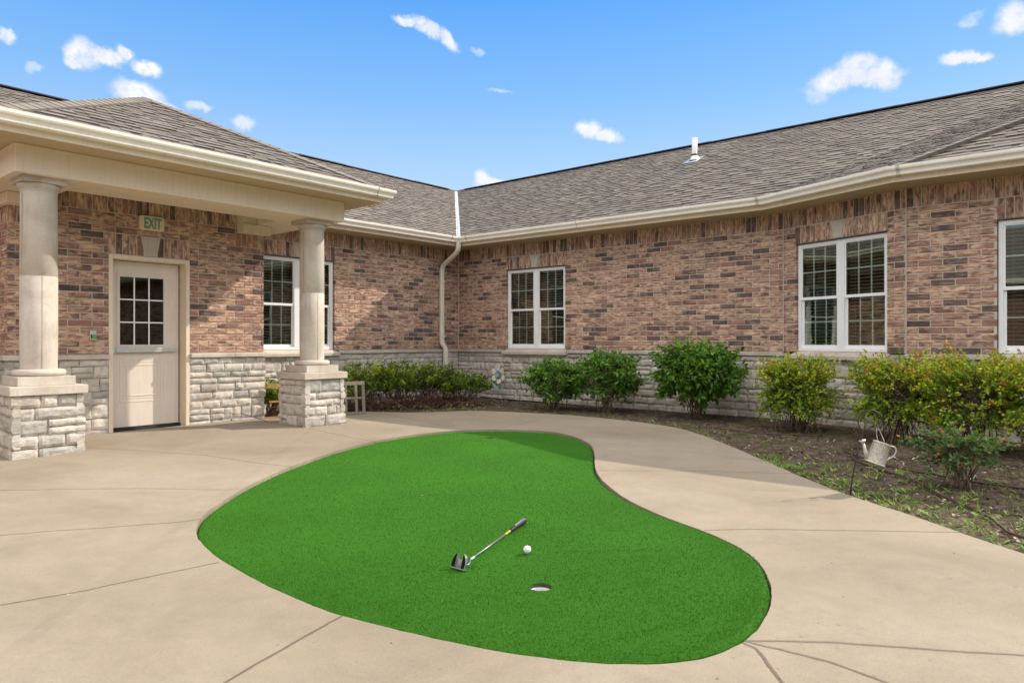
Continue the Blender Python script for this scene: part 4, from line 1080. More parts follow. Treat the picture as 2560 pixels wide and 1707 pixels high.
res = delaunay_2d_cdt(pts2, edges, [], 0, 1e-6)
vo, fo = res[0], res[2]; keep = []
for f in fo:
    c_ = Vector((0, 0))
    for i in f: c_ += vo[i]
    c_ /= len(f)
    if inside(c_, inner) and all((c_ - Vector(c2)).length > .052 for c2 in cupP): keep.append(tuple(f))
tm.add([(p.x, p.y, tz(p.x, p.y)) for p in vo], keep, smooth=True)
for c_ in cups: tm.add([(p.x, p.y, tz(p.x, p.y)) for p in c_] + [(p.x, p.y, tz(p.x, p.y) - .006) for p in c_], [(i, (i + 1) % 24, (i + 1) % 24 + 24, i + 24) for i in range(24)], c=(0, 0, 0))
tfo = tm.build('putting_green', M_TURF, origin=(4, 3.5, 0), label='bright green pear-shaped putting turf set into the concrete', category='putting green')
# fibres: short real blades, denser towards the near end
rg = np.random.default_rng(4)
NB = 300000
cand = np.column_stack([rg.uniform(1.7, 7.1, NB * 2), rg.uniform(1.0, 6.4, NB * 2)])
dist = np.hypot(cand[:, 0], cand[:, 1]); cand = cand[rg.random(NB * 2) < np.clip((3.2 / dist) ** 2.0, .03, 1)]
poly = np.array([(p.x, p.y) for p in inset(T, sg * .002)]); ins = np.zeros(len(cand), bool); j = len(poly) - 1
for i in range(len(poly)):
    a, b = poly[i], poly[j]; j = i
    cnd = (a[1] > cand[:, 1]) != (b[1] > cand[:, 1])
    xx = (b[0] - a[0]) * (cand[:, 1] - a[1]) / (b[1] - a[1] + 1e-12) + a[0]
    ins ^= cnd & (cand[:, 0] < xx)
cand = cand[ins]
for c2 in cupP: cand = cand[np.hypot(cand[:, 0] - c2[0], cand[:, 1] - c2[1]) > .056]
bx = np.array([(p.x, p.y) for p in T])
V = []; C_ = []
for (x, y) in cand:
    d2 = ((bx - (x, y)) ** 2).sum(1).min() ** .5
    z = tz(x, y)
    if d2 < .14:
        kk = near_k(Vector((x, y))); xs2 = [r_[0] for r_ in rings]; z += (1 - kk) * float(np.interp(d2, xs2, [r_[1] for r_ in rings])) + kk * float(np.interp(d2, xs2, [r_[2] for r_ in rings]))
    a = random.uniform(0, 6.283); h = random.uniform(.004, .0085); w = random.uniform(.0009, .0016) * (1 + .25 * math.hypot(x, y) / 3); lx, ly = random.gauss(0, .0022), random.gauss(0, .0022)
    ca, sa = math.cos(a) * w, math.sin(a) * w
    V += [(x - ca, y - sa, z - .001), (x + ca, y + sa, z - .001), (x + lx, y + ly, z + h)]
bl = MB(); n3 = len(V) // 3
bl.v = V; bl.f = [(3 * i, 3 * i + 1, 3 * i + 2) for i in range(n3)]; bl.sm = [False] * n3; bl.mi = [0] * n3
rr3 = rg.random(n3); bl.c = [(float(q), .5, .5) for q in rr3]; bl.uv = [None] * n3
bl.build('turf_pile', M_BLADE, tfo, kind='stuff')
# bedding strip seen in the gap round the mat
gd = MB(); gi, go = inset(T, sg * .03), inset(T, -sg * .02)
gd.add([(p.x, p.y, g(p.x, p.y) - .052) for p in gi] + [(p.x, p.y, g(p.x, p.y) - .052) for p in go], [(i, (i + 1) % nn, (i + 1) % nn + nn, i + nn) for i in range(nn)])
gd.build('edge_soil', M_SOIL, tfo)
for (cx_, cy_) in cupP:
    gd = MB(); gd.lathe((cx_, cy_, tz(cx_, cy_)), [(.0548, -.004), (.0548, -.025)], 28); gd.build('cup_rim_soil', M_SOIL, tfo)

for (cx_, cy_), lb in zip(cupP, ('white golf cup sunk in the turf near the ball', 'white golf cup at the far narrow end of the turf')):
    cu = MB(); z = tz(cx_, cy_)
    cu.lathe((cx_, cy_, z), [(.0535, -.020), (.0500, -.019), (.0495, -.115), (.0, -.115)], 32, smooth=True)
    cu.lathe((cx_, cy_, z), [(.0535, -.020), (.0535, -.115)], 32, smooth=True)
    cu.build('golf_cup', simple('cup_white', (.60, .61, .64), .4, .03), label=lb, category='golf cup', group='cups in the putting green')

# ball
bz = tz(2.977, 2.394) + .006; bcx, bcy, bcz = 2.977, 2.394, bz + .0214
def golfball():
    m, nt, out = mat('golf_ball'); tc = N(nt, 'ShaderNodeTexCoord').outputs['Object']
    v = N(nt, 'ShaderNodeTexVoronoi', ins={'Scale': 260.0}); nt.links.new(tc, v.inputs['Vector'])
    principled(nt, out, (.80, .80, .79), .25, bump(nt, v.outputs['Distance'], .35, .001)); return m
b = MB(); b.lathe((bcx, bcy, bcz), [(.0214 * math.sin(R(7.5 * i)) + 1e-5, -.0214 * math.cos(R(7.5 * i))) for i in range(25)], 48, smooth=True)
BALL = b.build('golf_ball', golfball(), origin=(bcx, bcy, bcz - .0214), label='white golf ball on the turf between the putter and the cup', category='golf ball')
bm2 = MB()
vd = Vector((-bcx, -bcy, E - bcz)).normalized(); rt = Vector((vd.y, -vd.x, 0)).normalized() * -1; upv = rt.cross(vd) * -1
if upv.z < 0: upv = -upv
for (a, c, l) in ((-.0085, .009, .0035), (-.0095, .005, .0018), (-.0095, .001, .0015), (-.004, .0045, .0012)):
    for s_ in (0, 1):
        p0 = (vd * .0188 + rt * a + upv * c).normalized() * .02155; p1 = (vd * .0188 + rt * (a + l) + upv * (c - l * .5)).normalized() * .02155
        q = Vector((bcx, bcy, bcz)); bm2.tube([q + p0, q + p1], .00045, 5)
bm2.build('printed_mark', M_BLACK, BALL)

# putter
hx, hy = 2.563, 2.508; hzb = tz(hx, hy) + .008
PUT = thing('putter', (hx, hy, hzb), 'mallet putter with silver shaft and black grip lying on the turf', 'putter')
MS = simple('putter_silver', (.26, .28, .28), .4, .05, 30, .03, 50, metal=.7)
# head plate: width runs along -Y, stands up leaning back, hollow between two prongs
tb = Vector((.35, 0, .94)).normalized(); wy = Vector((.03, -1, 0)).normalized(); nf = wy.cross(tb); 
if nf.x > 0: nf = -nf
O = Vector((hx, hy, hzb))
def HP(a, h, d): return O + wy * a * .9 + tb * h * .88 + nf * d
def plate(mb, poly, d0, d1, **k):
    n = len(poly); V = [HP(p[0], p[1], d1) for p in poly] + [HP(p[0], p[1], d0) for p in poly]
    mb.add(V, [tuple(range(n)), tuple(range(2 * n - 1, n - 1, -1))] + [(i, i + n, (i + 1) % n + n, (i + 1) % n) for i in range(n)], **k)
hd = MB()
lw = [(-.050, .004), (-.022, .004), (-.022, .085), (-.030, .080), (-.040, .066), (-.047, .048), (-.050, .028)]
plate(hd, lw, -.012, .010)
plate(hd, [(-.0215, .004), (.0215, .004), (.0215, .052), (-.0215, .052)], -.005, .004)
plate(hd, [(.022, .004), (.050, .004), (.052, .028), (.049, .048), (.043, .066), (.033, .080), (.022, .087)], -.005, .010)
plate(hd, [(-.052, -.004), (.054, -.004), (.054, .0035), (-.052, .0035)], -.008, .012)
hdo = hd.build('head', MS, PUT, bevel=.002)
bi = MB(); M_INS = simple('insert_black', (.008, .008, .009), .8, spec=.1); plate(bi, [(-.0495, .005), (-.024, .005), (-.024, .083), (-.030, .078), (-.0395, .065), (-.0465, .047), (-.0495, .028)], .0095, .013); bi.build('black_insert', M_INS, hdo, bevel=.001); bi = MB()
plate(bi, [(.024, .005), (.044, .005), (.0475, .028), (.0445, .048), (.038, .065), (.031, .077), (.024, .084)], .0095, .013)
bi.build('black_insert', M_INS, hdo, bevel=.001)
mk = MB()
for i, (p, q, r, s_) in enumerate(((-.010, .012, .041, .043), (-.006, .008, .036, .039), (-.008, .006, .032, .034))): plate(mk, [(p, r), (q, r), (q, s_), (p, s_)], .0035, .005, mi=0)
for (p, h) in ((-.010, .022), (-.004, .024), (.003, .020), (.009, .022), (-.007, .014), (.001, .013), (.008, .015)): mk.tube([HP(p, h, .0045), HP(p + .004, h - .005, .0045), HP(p + .001, h - .008, .0045)], .0007, 4, mi=1)
mk.build('head_markings', [simple('mark_orange', (.55, .25, .03), .5), M_BLACK], hdo)
sA = HP(.054, .030, .0); ge = Vector((3.454, 2.795, tz(3.454, 2.795) + .024))
sB = Vector((2.655, 2.512, tz(2.65, 2.51) + .030)) 
dirn = (ge - sB).normalized()
shf = MB(); shf.tube([sA, sA + (sB - sA) * .5 + Vector((0, -.006, -.004)), sB, sB + dirn * .03], .0042, 10, smooth=True)
gs0 = ge - dirn * .27
shf.tube([sB + dirn * .02, gs0], [.0044, .0062], 12, smooth=True); shf.build('shaft', MS, PUT)
fe = MB(); fe.tube([sB + dirn * .005, sB + dirn * .045], .0058, 10, smooth=True); fe.build('ferrule', simple('ferrule_white', (.75, .75, .70), .4), PUT)
yb = MB()
for (s0, s1) in ((.075, .052), (.036, .018), (.009, .002)): yb.tube([gs0 - dirn * s0, gs0 - dirn * s1], .0067, 12, smooth=True)
yb.build('yellow_band', simple('band_yellow', (.72, .62, .03), .4), PUT)
gr_ = MB(); gr_.tube([gs0, gs0 + dirn * .05, gs0 + dirn * .09, gs0 + dirn * .16, gs0 + dirn * .235, gs0 + dirn * .26, ge], [.0088, .0115, .0115, .0135, .0175, .0165, .009], 14, smooth=True)
gro = gr_.build('grip', simple('grip_black', (.016, .016, .018), .55, .1, 20, .3, 150), PUT)
wl = MB()
sd = dirn.cross(Vector((0, 0, 1))).normalized(); ug = sd.cross(dirn)
for (a, s0, s1, r0, r1) in ((.25, .09, .25, .0118, .0172), (-.45, .09, .25, .0118, .0172), (.9, .2, .255, .015, .0172), (-1.0, .22, .25, .0165, .0172)):
    def gpnt(s, r, aa): return gs0 + dirn * s + (ug * math.cos(aa) - sd * math.sin(aa)) * r
    wl.tube([gpnt(s0, r0, a * .3), gpnt((s0 + s1) / 2, (r0 + r1) / 2, a * .7), gpnt(s1, r1, a)], .0011, 5)
wl.build('grip_lines', simple('grip_silver', (.5, .52, .55), .4), gro)

# wide ground sheet + planting bed
gm = MB(); gm.add([(-300, -300, -.22), (300, -300, -.22), (300, 300, -.22), (-300, 300, -.22)], [(0, 1, 2, 3)]); gm.build('ground', M_SOIL, kind='structure', origin=(0, 0, 0))
bd = MB(); nx_, ny_ = 190, 330; x0, x1, y0, y1 = 3.6, 10.6, -3.5, 10.35
V = []
for i in range(nx_ + 1):
    for j2 in range(ny_ + 1):
        x = x0 + (x1 - x0) * i / nx_; y = y0 + (y1 - y0) * j2 / ny_
        z = -.028 + .012 * noise.noise((x * 2.2, y * 2.2, 0)) + .010 * noise.noise((x * 9, y * 9, 2)) + .011 * noise.noise((x * 21, y * 21, 4))
        V.append((x, y, min(z, -.004)))
BP = [Vector((5.44, 9.235)), Vector((6.4, 8.99))] + B_ + [Vector((12, -7)), Vector((12, 12)), Vector((5.44, 12))]
bpa = np.array([(p.x, p.y) for p in BP]); XY = np.array([(v[0], v[1]) for v in V]); inb = np.zeros(len(XY), bool); j = len(bpa) - 1
for i in range(len(bpa)):
    a, b = bpa[i], bpa[j]; j = i
    inb ^= ((a[1] > XY[:, 1]) != (b[1] > XY[:, 1])) & (XY[:, 0] < (b[0] - a[0]) * (XY[:, 1] - a[1]) / (b[1] - a[1] + 1e-12) + a[0])
def cell(i, j2): return (i * (ny_ + 1) + j2, (i + 1) * (ny_ + 1) + j2, (i + 1) * (ny_ + 1) + j2 + 1, i * (ny_ + 1) + j2 + 1)
near = [cell(i, j2) for i in range(nx_) for j2 in range(ny_) if any(inb[q] for q in cell(i, j2))]
used = sorted(set(q for f in near for q in f)); ren = {q: k for k, q in enumerate(used)}
bd.add([V[q] for q in used], [tuple(ren[q] for q in f) for f in near], smooth=True)
bd.build('planting_bed', M_SOIL, kind='structure', origin=(8, 4, -.02))
BP = [Vector((5.44, 9.235)), Vector((6.4, 8.99))] + B_ + [Vector((12, -7)), Vector((12, 12)), Vector((5.44, 12))]
def in_bed(x, y, m=0.0):
    if not inside(Vector((x, y)), BP): return False
    if x > 10.45 or (y < 1.9 and x > 9.72) or (y > 10.2) or (y < 3.6 and x > 9.75 + (y - 1.87) * .41): return False
    return True
def bdist(x, y): return min((b_.x - x) ** 2 + (b_.y - y) ** 2 for b_ in B_) ** .5
rng = random.Random(12)
mc = MB()
for _ in range(23000):
    x = rng.uniform(4.4, 10.4); y = rng.uniform(-1.2, 10.2)
    if math.hypot(x, y) > 8 and rng.random() < .45: continue
    if not in_bed(x, y): continue
    l, w = rng.uniform(.007, .034), rng.uniform(.002, .009); a = rng.uniform(0, 6.28); tz_ = rng.gauss(0, .3)
    z = -.024 + .012 * noise.noise((x * 2.2, y * 2.2, 0)) + .010 * noise.noise((x * 9, y * 9, 2)) + rng.uniform(.0, .008)
    ca, sa = math.cos(a), math.sin(a); dz = l * tz_
    mc.add([(x - ca * l - sa * w, y - sa * l + ca * w, z - dz), (x - ca * l + sa * w, y - sa * l - ca * w, z - dz), (x + ca * l + sa * w, y + sa * l - ca * w, z + dz), (x + ca * l - sa * w, y + sa * l + ca * w, z + dz + rng.uniform(0, .004))], [(0, 1, 2, 3)], c=(rng.random() ** 1.4, 0, 0))
mc.build('mulch', M_MULCH, kind='stuff', label='dark wood mulch chips scattered over the planting bed', category='mulch')
wd_ = MB()
def blade(mb, x, y, z, a, l, w, lift, c, curl=.4):
    ca, sa = math.cos(a), math.sin(a)
    P = []
    for t, ww in ((0, .35), (.5, 1), (1, .05)):
        r_ = l * t; h = z + lift * l * (t - curl * t * t)
        P += [(x + ca * r_ - sa * w * ww, y + sa * r_ + ca * w * ww, h), (x + ca * r_ + sa * w * ww, y + sa * r_ - ca * w * ww, h + .001)]
    mb.add(P, [(0, 1, 3, 2), (2, 3, 5, 4)], c=(c, 0, 0))
ncl = 0
while ncl < 900:
    x = rng.uniform(4.4, 9.6); y = rng.uniform(-.8, 9.0)
    if not in_bed(x, y): continue
    d = bdist(x, y); dc = math.hypot(x, y)
    if rng.random() > (math.exp(-d / .35) * .9 + .16 * (noise.noise((x * 1.3, y * 1.3, 9)) > -.05) + (.22 if x < 7 and noise.noise((x * 1.5, y * 1.5, 3)) > .05 else 0)): continue
    if dc > 7.5 and rng.random() < .6: continue
    ncl += 1; k = rng.randint(4, 12); sc = rng.uniform(.5, 1.25) * (1.0 if dc < 7.5 else .7); base_c = rng.uniform(.2, .9)
    for _ in range(k):
        if rng.random() < .55: blade(wd_, x + rng.gauss(0, .02), y + rng.gauss(0, .02), -.018, rng.uniform(0, 6.28), rng.uniform(.02, .055) * sc, rng.uniform(.003, .009) * sc, rng.uniform(.3, 1.0), min(1, max(0, base_c + rng.gauss(0, .15))))
        else: blade(wd_, x + rng.gauss(0, .03), y + rng.gauss(0, .03), -.018, rng.uniform(0, 6.28), rng.uniform(.02, .05) * sc, .0016, rng.uniform(.8, 2.2), min(1, max(0, base_c + .1)), .3)
wd_.build('weeds', M_WEED, kind='stuff', label='low green weeds and grass along the edge of the bed', category='weeds')
# debris on concrete and turf
db_ = MB()
for _ in range(130):
    x = rng.uniform(1.0, 8.5); y = rng.uniform(.3, 9)
    if inside(Vector((x, y)), BP): continue
    z = (tz(x, y) + .009) if inside(Vector((x, y)), T) else g(x, y) + .002
    l, w = rng.uniform(.003, .010), rng.uniform(.0015, .003); a = rng.uniform(0, 6.28); ca, sa = math.cos(a), math.sin(a)
    db_.add([(x - ca * l, y - sa * l, z), (x - sa * w, y + ca * w, z + .002), (x + ca * l, y + sa * l, z + .001), (x + sa * w, y - ca * w, z + .001)], [(0, 1, 2, 3)], c=(rng.choice((.1, .3, .96, 1.0)), 0, 0))
for k in range(260):      # crumbs in the gap along the right rim of the mat
    i = rng.randrange(20, 75); p = T[i] + Vector((rng.gauss(0, .009), rng.gauss(0, .009))); l = rng.uniform(.003, .009); a = rng.uniform(0, 6.28); ca, sa = math.cos(a) * l, math.sin(a) * l
    z = g(p.x, p.y) - rng.uniform(.002, .02)
    db_.add([(p.x - ca, p.y - sa, z), (p.x - sa * .5, p.y + ca * .5, z + .004), (p.x + ca, p.y + sa, z), (p.x + sa * .4, p.y - ca * .4, z)], [(0, 1, 2, 3)], c=(rng.random() ** 2, 0, 0))
db_.build('debris', M_MULCH, kind='stuff', label='tiny leaf crumbs and grit scattered on the concrete and turf', category='debris')

# hoses
def hose(pts, label, r=.0085):
    P = catmull([(p[0], p[1]) for p in pts], False, 8)
    h = MB(); h.tube([(p.x, p.y, -.012 + .006 * noise.noise((p.x * 3, p.y * 3, 1))) for p in P], r, 8, smooth=True)
    h.build('soaker_hose', M_HOSE, label=label, category='hose', group='brown hoses on the bed')
hose([(8.2, 1.95), (7.848, 2.069), (7.35, 1.75), (7.075, 1.462), (6.846, 1.084), (6.706, .761), (6.68, .2), (6.7, -.8)], 'brown hose nearest the hedge, passing behind the rose bush')
hose([(7.9, 2.0), (7.311, 1.849), (6.9, 1.55), (6.45, 1.15), (6.05, .95), (5.524, .603), (5.198, .479), (4.999, .353), (4.75, -.2), (4.7, -.9)], 'brown hose nearest the concrete, curving past the front of the rose bush')
hose([(8.9, 2.6), (8.6, 3.2), (8.75, 3.9)], 'short brown hose stretch by the left end of the hedge', .007)

# ------------------------------------------------------------------ plants
def leaf(mb, p, d, up, l, w, c, fold=.25):
    s = d.cross(up)
    if s.length < 1e-3: s = Vector((1, 0, 0))
    s.normalize(); n = s.cross(d)
    a = p + d * l * .45
    mb.add([p, a + s * w + n * w * fold, p + d * l, a - s * w + n * w * fold], [(0, 1, 2), (0, 2, 3)], c=(c, 0, 0))
def rv3(r): 
    while 1:
        v = Vector((r.uniform(-1, 1), r.uniform(-1, 1), r.uniform(-1, 1)))
        if .05 < v.length < 1: return v.normalized()
def shrub(name, label, x, y, rx, ry, H, seed, matl, ll, lw, ns, nt_, nl, zmid=.60, cbase=.45, cvar=.25, topc=.15, droop=0, spread=.10, lump=.25, group=None, flowers=0, zsq=.42, leaflo=.35, tw=.0022, extra=None, boxy=.9):
    r = random.Random(seed); z0 = -.02
    root = thing(name, (x, y, z0), label, 'shrub', group)
    S = MB(); Lf = MB(); cen = Vector((x, y, z0 + H * zmid))
    def inv(v):
        pw = lambda q: math.copysign(abs(q) ** boxy, q)
        return Vector((pw(v.x) * rx * .94, pw(v.y) * ry * .94, pw(v.z) * H * zsq * .97))
    for i in range(ns):
        b0 = Vector((x + r.gauss(0, spread * rx), y + r.gauss(0, spread * ry), z0))
        dd = rv3(r); dd.z = abs(dd.z) * .7 - .2; dd.normalize()
        mid = cen + inv(dd) * r.uniform(.25, .55)
        k1 = b0.lerp(mid, .5) + Vector((r.gauss(0, .03), r.gauss(0, .03), r.uniform(0, .04)))
        cs_ = r.random()
        S.tube([b0, k1, mid], [.0055, .0045, .0035], 4, c=(cs_, 0, 0))
        for j_ in range(nt_):
            dj = (dd * .9 + rv3(r) * 1.0).normalized()
            rad = r.uniform(.62, 1.0) * (1 + lump * noise.noise((dj.x * 2.2 + seed, dj.y * 2.2, dj.z * 2.2)))
            if r.random() < .06: rad *= 1.12
            tip = cen + inv(dj) * rad
            if tip.z < z0 + .03: tip.z = z0 + .03 + r.random() * .05
            st = k1.lerp(mid, r.uniform(.4, 1))
            km = st.lerp(tip, .55) + Vector((r.gauss(0, .02), r.gauss(0, .02), .02 - droop * .03))
            S.tube([st, km, tip], [.0030, tw, .0010], 3, c=(cs_, 0, 0))
            clump = r.gauss(0, cvar * .6)
            for q in range(nl):
                t = leaflo + (1 - leaflo) * (q + r.random()) / nl
                p = (st.lerp(km, t * 2) if t < .5 else km.lerp(tip, t * 2 - 1)) + rv3(r) * lw * .5
                ax = (tip - st).normalized(); d = (ax * .5 + rv3(r) * .9 + Vector((0, 0, .25 - droop))).normalized()
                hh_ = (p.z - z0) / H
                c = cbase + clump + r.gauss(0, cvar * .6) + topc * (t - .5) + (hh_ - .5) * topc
                if extra and t > .85 and r.random() < extra: c = r.uniform(.85, 1)
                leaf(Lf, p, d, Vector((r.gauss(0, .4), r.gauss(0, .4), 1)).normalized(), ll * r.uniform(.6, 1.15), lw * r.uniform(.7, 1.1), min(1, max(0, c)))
    S.build('stems', M_BARK, root); Lf.build('foliage', matl, root)
    if flowers:
        fm_ = simple('tiny_flower', (.8, .8, .7), .6)
        for _ in range(flowers):
            fl_ = MB()
            dj = rv3(r); dj = Vector((-abs(dj.x), dj.y, dj.z)); p = cen + inv(dj) * 1.0
            for k in range(5): fl_.add([p, p + rv3(r) * .012, p + rv3(r) * .012], [(0, 1, 2)])
            fl_.build('flower', fm_, root)
    return root
G1 = 'broad-leaved green shrubs against the stone'
shrub('green_shrub', 'smallest broad-leaved green shrub, below the far window', 9.43, 7.00, .58, .63, .86, 1, M_LEAF_G, .085, .023, 28, 10, 14, zmid=.55, group=G1, flowers=2, cbase=.52, droop=.35, zsq=.50)
shrub('green_shrub', 'middle broad-leaved green shrub with an upright shoot at its top', 9.66, 6.14, .60, .64, 1.02, 2, M_LEAF_G, .088, .024, 32, 10, 14, zmid=.54, group=G1, flowers=3, cbase=.52, droop=.35, zsq=.48)
shrub('green_shrub', 'largest rounded green shrub standing tallest against the stone', 9.70, 4.58, .70, .80, 1.20, 3, M_LEAF_G, .098, .029, 40, 12, 15, zmid=.58, group=G1, flowers=7, cbase=.52, droop=.55, zsq=.44)
G2 = 'small-leaved yellow-green hedge shrubs'
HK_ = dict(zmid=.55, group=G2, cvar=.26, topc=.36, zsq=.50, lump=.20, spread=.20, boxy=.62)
shrub('hedge_shrub', 'leftmost yellow-green hedge shrub, left of the watering can', 9.25, 2.98, .58, .56, .99, 4, M_LEAF_Y, .040, .0155, 42, 15, 20, cbase=.42, **HK_)
shrub('hedge_shrub', 'middle yellow-green hedge shrub behind the hanging watering can', 8.95, 1.80, .55, .56, 1.00, 5, M_LEAF_Y, .040, .0155, 42, 15, 20, cbase=.46, **HK_)
shrub('hedge_shrub', 'yellow-green hedge shrub directly behind the rose bush', 8.72, 1.04, .55, .60, 1.03, 6, M_LEAF_Y, .040, .0155, 42, 15, 20, cbase=.48, **HK_)
shrub('hedge_shrub', 'rightmost yellow-green hedge shrub, cut by the right edge', 8.50, .22, .60, .64, 1.05, 7, M_LEAF_Y, .040, .0155, 42, 15, 20, cbase=.48, **HK_)
shrub('rose_bush', 'low rose bush with reddish new leaves in front of the hedge', 6.42, .84, .28, .38, .47, 8, M_LEAF_R, .044, .015, 18, 8, 10, zmid=.58, cbase=.45, cvar=.16, topc=.25, extra=.22, spread=.14, lump=.55, zsq=.46)
# low spreading shrub in the corner: several crowns, one plant
def spreading(label, cs, seed, nl=18):
    r = random.Random(seed); root = thing('spreading_shrub', (cs[0][0], cs[0][1], -.02), label, 'shrub', 'low spreading shrubs in the corner bed')
    S = MB(); L2 = MB()
    for (x, y, rx, ry, H, ns) in cs:
        for i in range(ns):
            b0 = Vector((x + r.gauss(0, .22 * rx), y + r.gauss(0, .22 * ry), -.02)); a = r.uniform(0, 6.283); k = r.uniform(.4, 1)
            tip = Vector((x + math.cos(a) * rx * k, y + math.sin(a) * ry * k, H * (r.uniform(.55, 1.05)) * (1 - .45 * k * k)))
            tip.y = min(tip.y, 10.2); tip.x = min(tip.x, 10.4)
            mid = b0.lerp(tip, .5) + Vector((0, 0, .12 * H)) + rv3(r) * .05
            S.tube([b0, mid, tip], [.006, .004, .0018], 4, c=(.35 + .65 * r.random(), 0, 0))
            cl = r.gauss(0, .2)
            for _ in range(4):
                st = mid.lerp(tip, r.uniform(.1, .9)); e = st + Vector((r.gauss(0, .09), r.gauss(0, .09), r.uniform(.02, .12)))
                S.tube([st, e], [.002, .001], 3, c=(.5, 0, 0))
                for q in range(nl):
                    p = st.lerp(e, (q + 1) / nl) + rv3(r) * .02
                    d = (rv3(r) + Vector((0, 0, .2))).normalized()
                    leaf(L2, p, d, Vector((r.gauss(0, .4), r.gauss(0, .4), 1)).normalized(), r.uniform(.030, .052), r.uniform(.012, .019), min(1, max(0, .42 + cl + r.gauss(0, .18) + (p.z - .38) * .5 - (p.x - 8.2) * .08)))
            if r.random() < .8:
                q0 = b0 + Vector((r.gauss(0, .25), r.gauss(0, .25), .01)); q1 = q0 + Vector((r.gauss(-.1, .35), r.gauss(-.1, .35), r.uniform(.02, .25)))
                S.tube([q0, q0.lerp(q1, .5) + Vector((0, 0, .06)), q1], [.0045, .0035, .0015], 4, c=(r.random(), 0, 0))
    S.build('stems', m_attr('red_brown_stem', [(0, (.06, .028, .020)), (1, (.24, .13, .095))]), root); L2.build('foliage', M_LEAF_L, root)
spreading('low sprawling shrub with bare brown stems, right of the right column', [(7.45, 9.45, .55, .55, .84, 62), (7.95, 9.22, .62, .60, .88, 76), (8.45, 8.98, .66, .62, .82, 80), (9.05, 8.80, .66, .60, .64, 66)], 21)
spreading('leafy low shrub growing up behind the old wooden frame', [(6.95, 9.55, .50, .45, .82, 44), (6.1, 9.62, .45, .35, .50, 34), (5.72, 9.46, .22, .20, .62, 34)], 22)
# low seedlings at the bed corner
wl2 = MB(); rr = random.Random(5)
for (x, y) in ((8.35, 8.05), (8.15, 8.15), (8.5, 7.9), (7.75, 8.3), (7.45, 8.62)):
    for _ in range(22): leaf(wl2, Vector((x + rr.gauss(0, .05), y + rr.gauss(0, .05), rr.uniform(-.01, .11))), rv3(rr), Vector((0, 0, 1)), rr.uniform(.02, .035), .011, rr.uniform(.6, 1))
wl2.build('seedlings', M_WEED, kind='stuff', label='bright green seedlings at the front of the corner bed', category='seedlings')

# old wooden frame leaning behind the right column
WF = thing('wooden_frame', (6.15, 8.98, 0), 'old weathered wooden window frame standing behind the right column', 'wooden frame')
A_ = Vector((5.46, 9.17, 0)); B2 = Vector((6.86, 8.76, 0)); dW = (B2 - A_); LWf = dW.length; dW.normalize(); nW = Vector((dW.y, -dW.x, 0))
def FWf(u, w, z): p = A_ + dW * u + nW * (w + .10 * (.5 - z)); return (p.x, p.y, p.z + z + .005)
for (a, b, z0, z1, ia) in ((0.0, LWf, .445, .50, 0), (.02, LWf - .05, .235, .262, 0), (-.04, LWf, .0, .038, 0)):
    n = 10; rl_ = MB()
    for k in range(n):
        u0, u1 = a + (b - a) * k / n, a + (b - a) * (k + 1) / n
        rl_.box(u0, u1, 0, .032, z0, z1, F=FWf, c=(min(1, max(0, (k / n - .25) * 1.9)), 0, 0))
    rl_.build('rail', M_WOODOR, WF)
for u, c, w in ((.16, .0, .034), (.62, .3, .034), (1.14, .8, .032), (1.30, 1, .04), (LWf - .045, .9, .045)):
    po = MB(); po.box(u, u + w, .004, .028, .040, .443, F=FWf, c=(c, 0, 0)); po.build('post', M_WOODOR, WF)

# shepherd's hook and watering can
hkx, hky = 5.61, 1.44
rgt = Vector((.6434, -.7654, 0)); s_ = .00297
def HK(px, py, d=0): return Vector((hkx, hky, 0)) + rgt * ((px - 2126) * s_) * 1.0 + Vector((0, 0, (1225 - py) * s_ - .02)) + Vector((.7654, .6434, 0)) * d
hk = MB(); pts_ = [(2126, 1232), (2128, 1205), (2136, 1160), (2144, 1118), (2148, 1098)]
hk.tube([HK(*p) for p in pts_], .0052, 8, smooth=True)
c2_ = catmull([(2148, 1100), (2156, 1080), (2156, 1068), (2147, 1050), (2146, 1038), (2152, 1024), (2164, 1016), (2180, 1014), (2196, 1021), (2206, 1035), (2206, 1048), (2199, 1057), (2192, 1055), (2191, 1050)], False, 5)
hk.tube([HK(p.x, p.y) for p in c2_], .0045, 8, smooth=True)
hk.build('shepherd_hook', simple('hook_iron', (.030, .028, .026), .55, .4, 20, .3, 60), label='thin black iron hook stake leaning in the bed edge', category='garden hook')
CAN = thing('watering_can', tuple(HK(2190, 1151)), 'small pierced metal watering can hanging from the black hook stake', 'watering can')
def galv():
    m, nt, out = mat('worn_galvanised'); P = obc(nt)
    n1 = noise_(nt, P, 18, 5, .7); ra = ramp(nt, [(.35, (.50, .44, .36)), (.6, (.66, .64, .60))]); nt.links.new(n1, ra.inputs[0])
    principled(nt, out, ra.outputs[0], .42, None, .35); return m
def pierced():
    m, nt, out = mat('pierced_metal'); tc = N(nt, 'ShaderNodeTexCoord').outputs['Object']
    v = N(nt, 'ShaderNodeTexVoronoi', ins={'Scale': 140.0}); nt.links.new(tc, v.inputs['Vector'])
    rp = ramp(nt, [(.26, (.07, .06, .05)), (.44, (.50, .46, .39))]); nt.links.new(v.outputs['Distance'], rp.inputs[0])
    principled(nt, out, rp.outputs[0], .45, bump(nt, v.outputs['Distance'], .6, .004), .3); return m
MG = galv(); tl = Matrix.Rotation(R(-2), 3, 'X')
ax = (HK(2204, 1096) - HK(2184, 1150)).normalized(); e1 = ax.cross(Vector((-.7656, -.6434, 0))).normalized(); e2 = ax.cross(e1)
MX = Matrix((e1, e2, ax)).transposed(); cb = HK(2186, 1147)
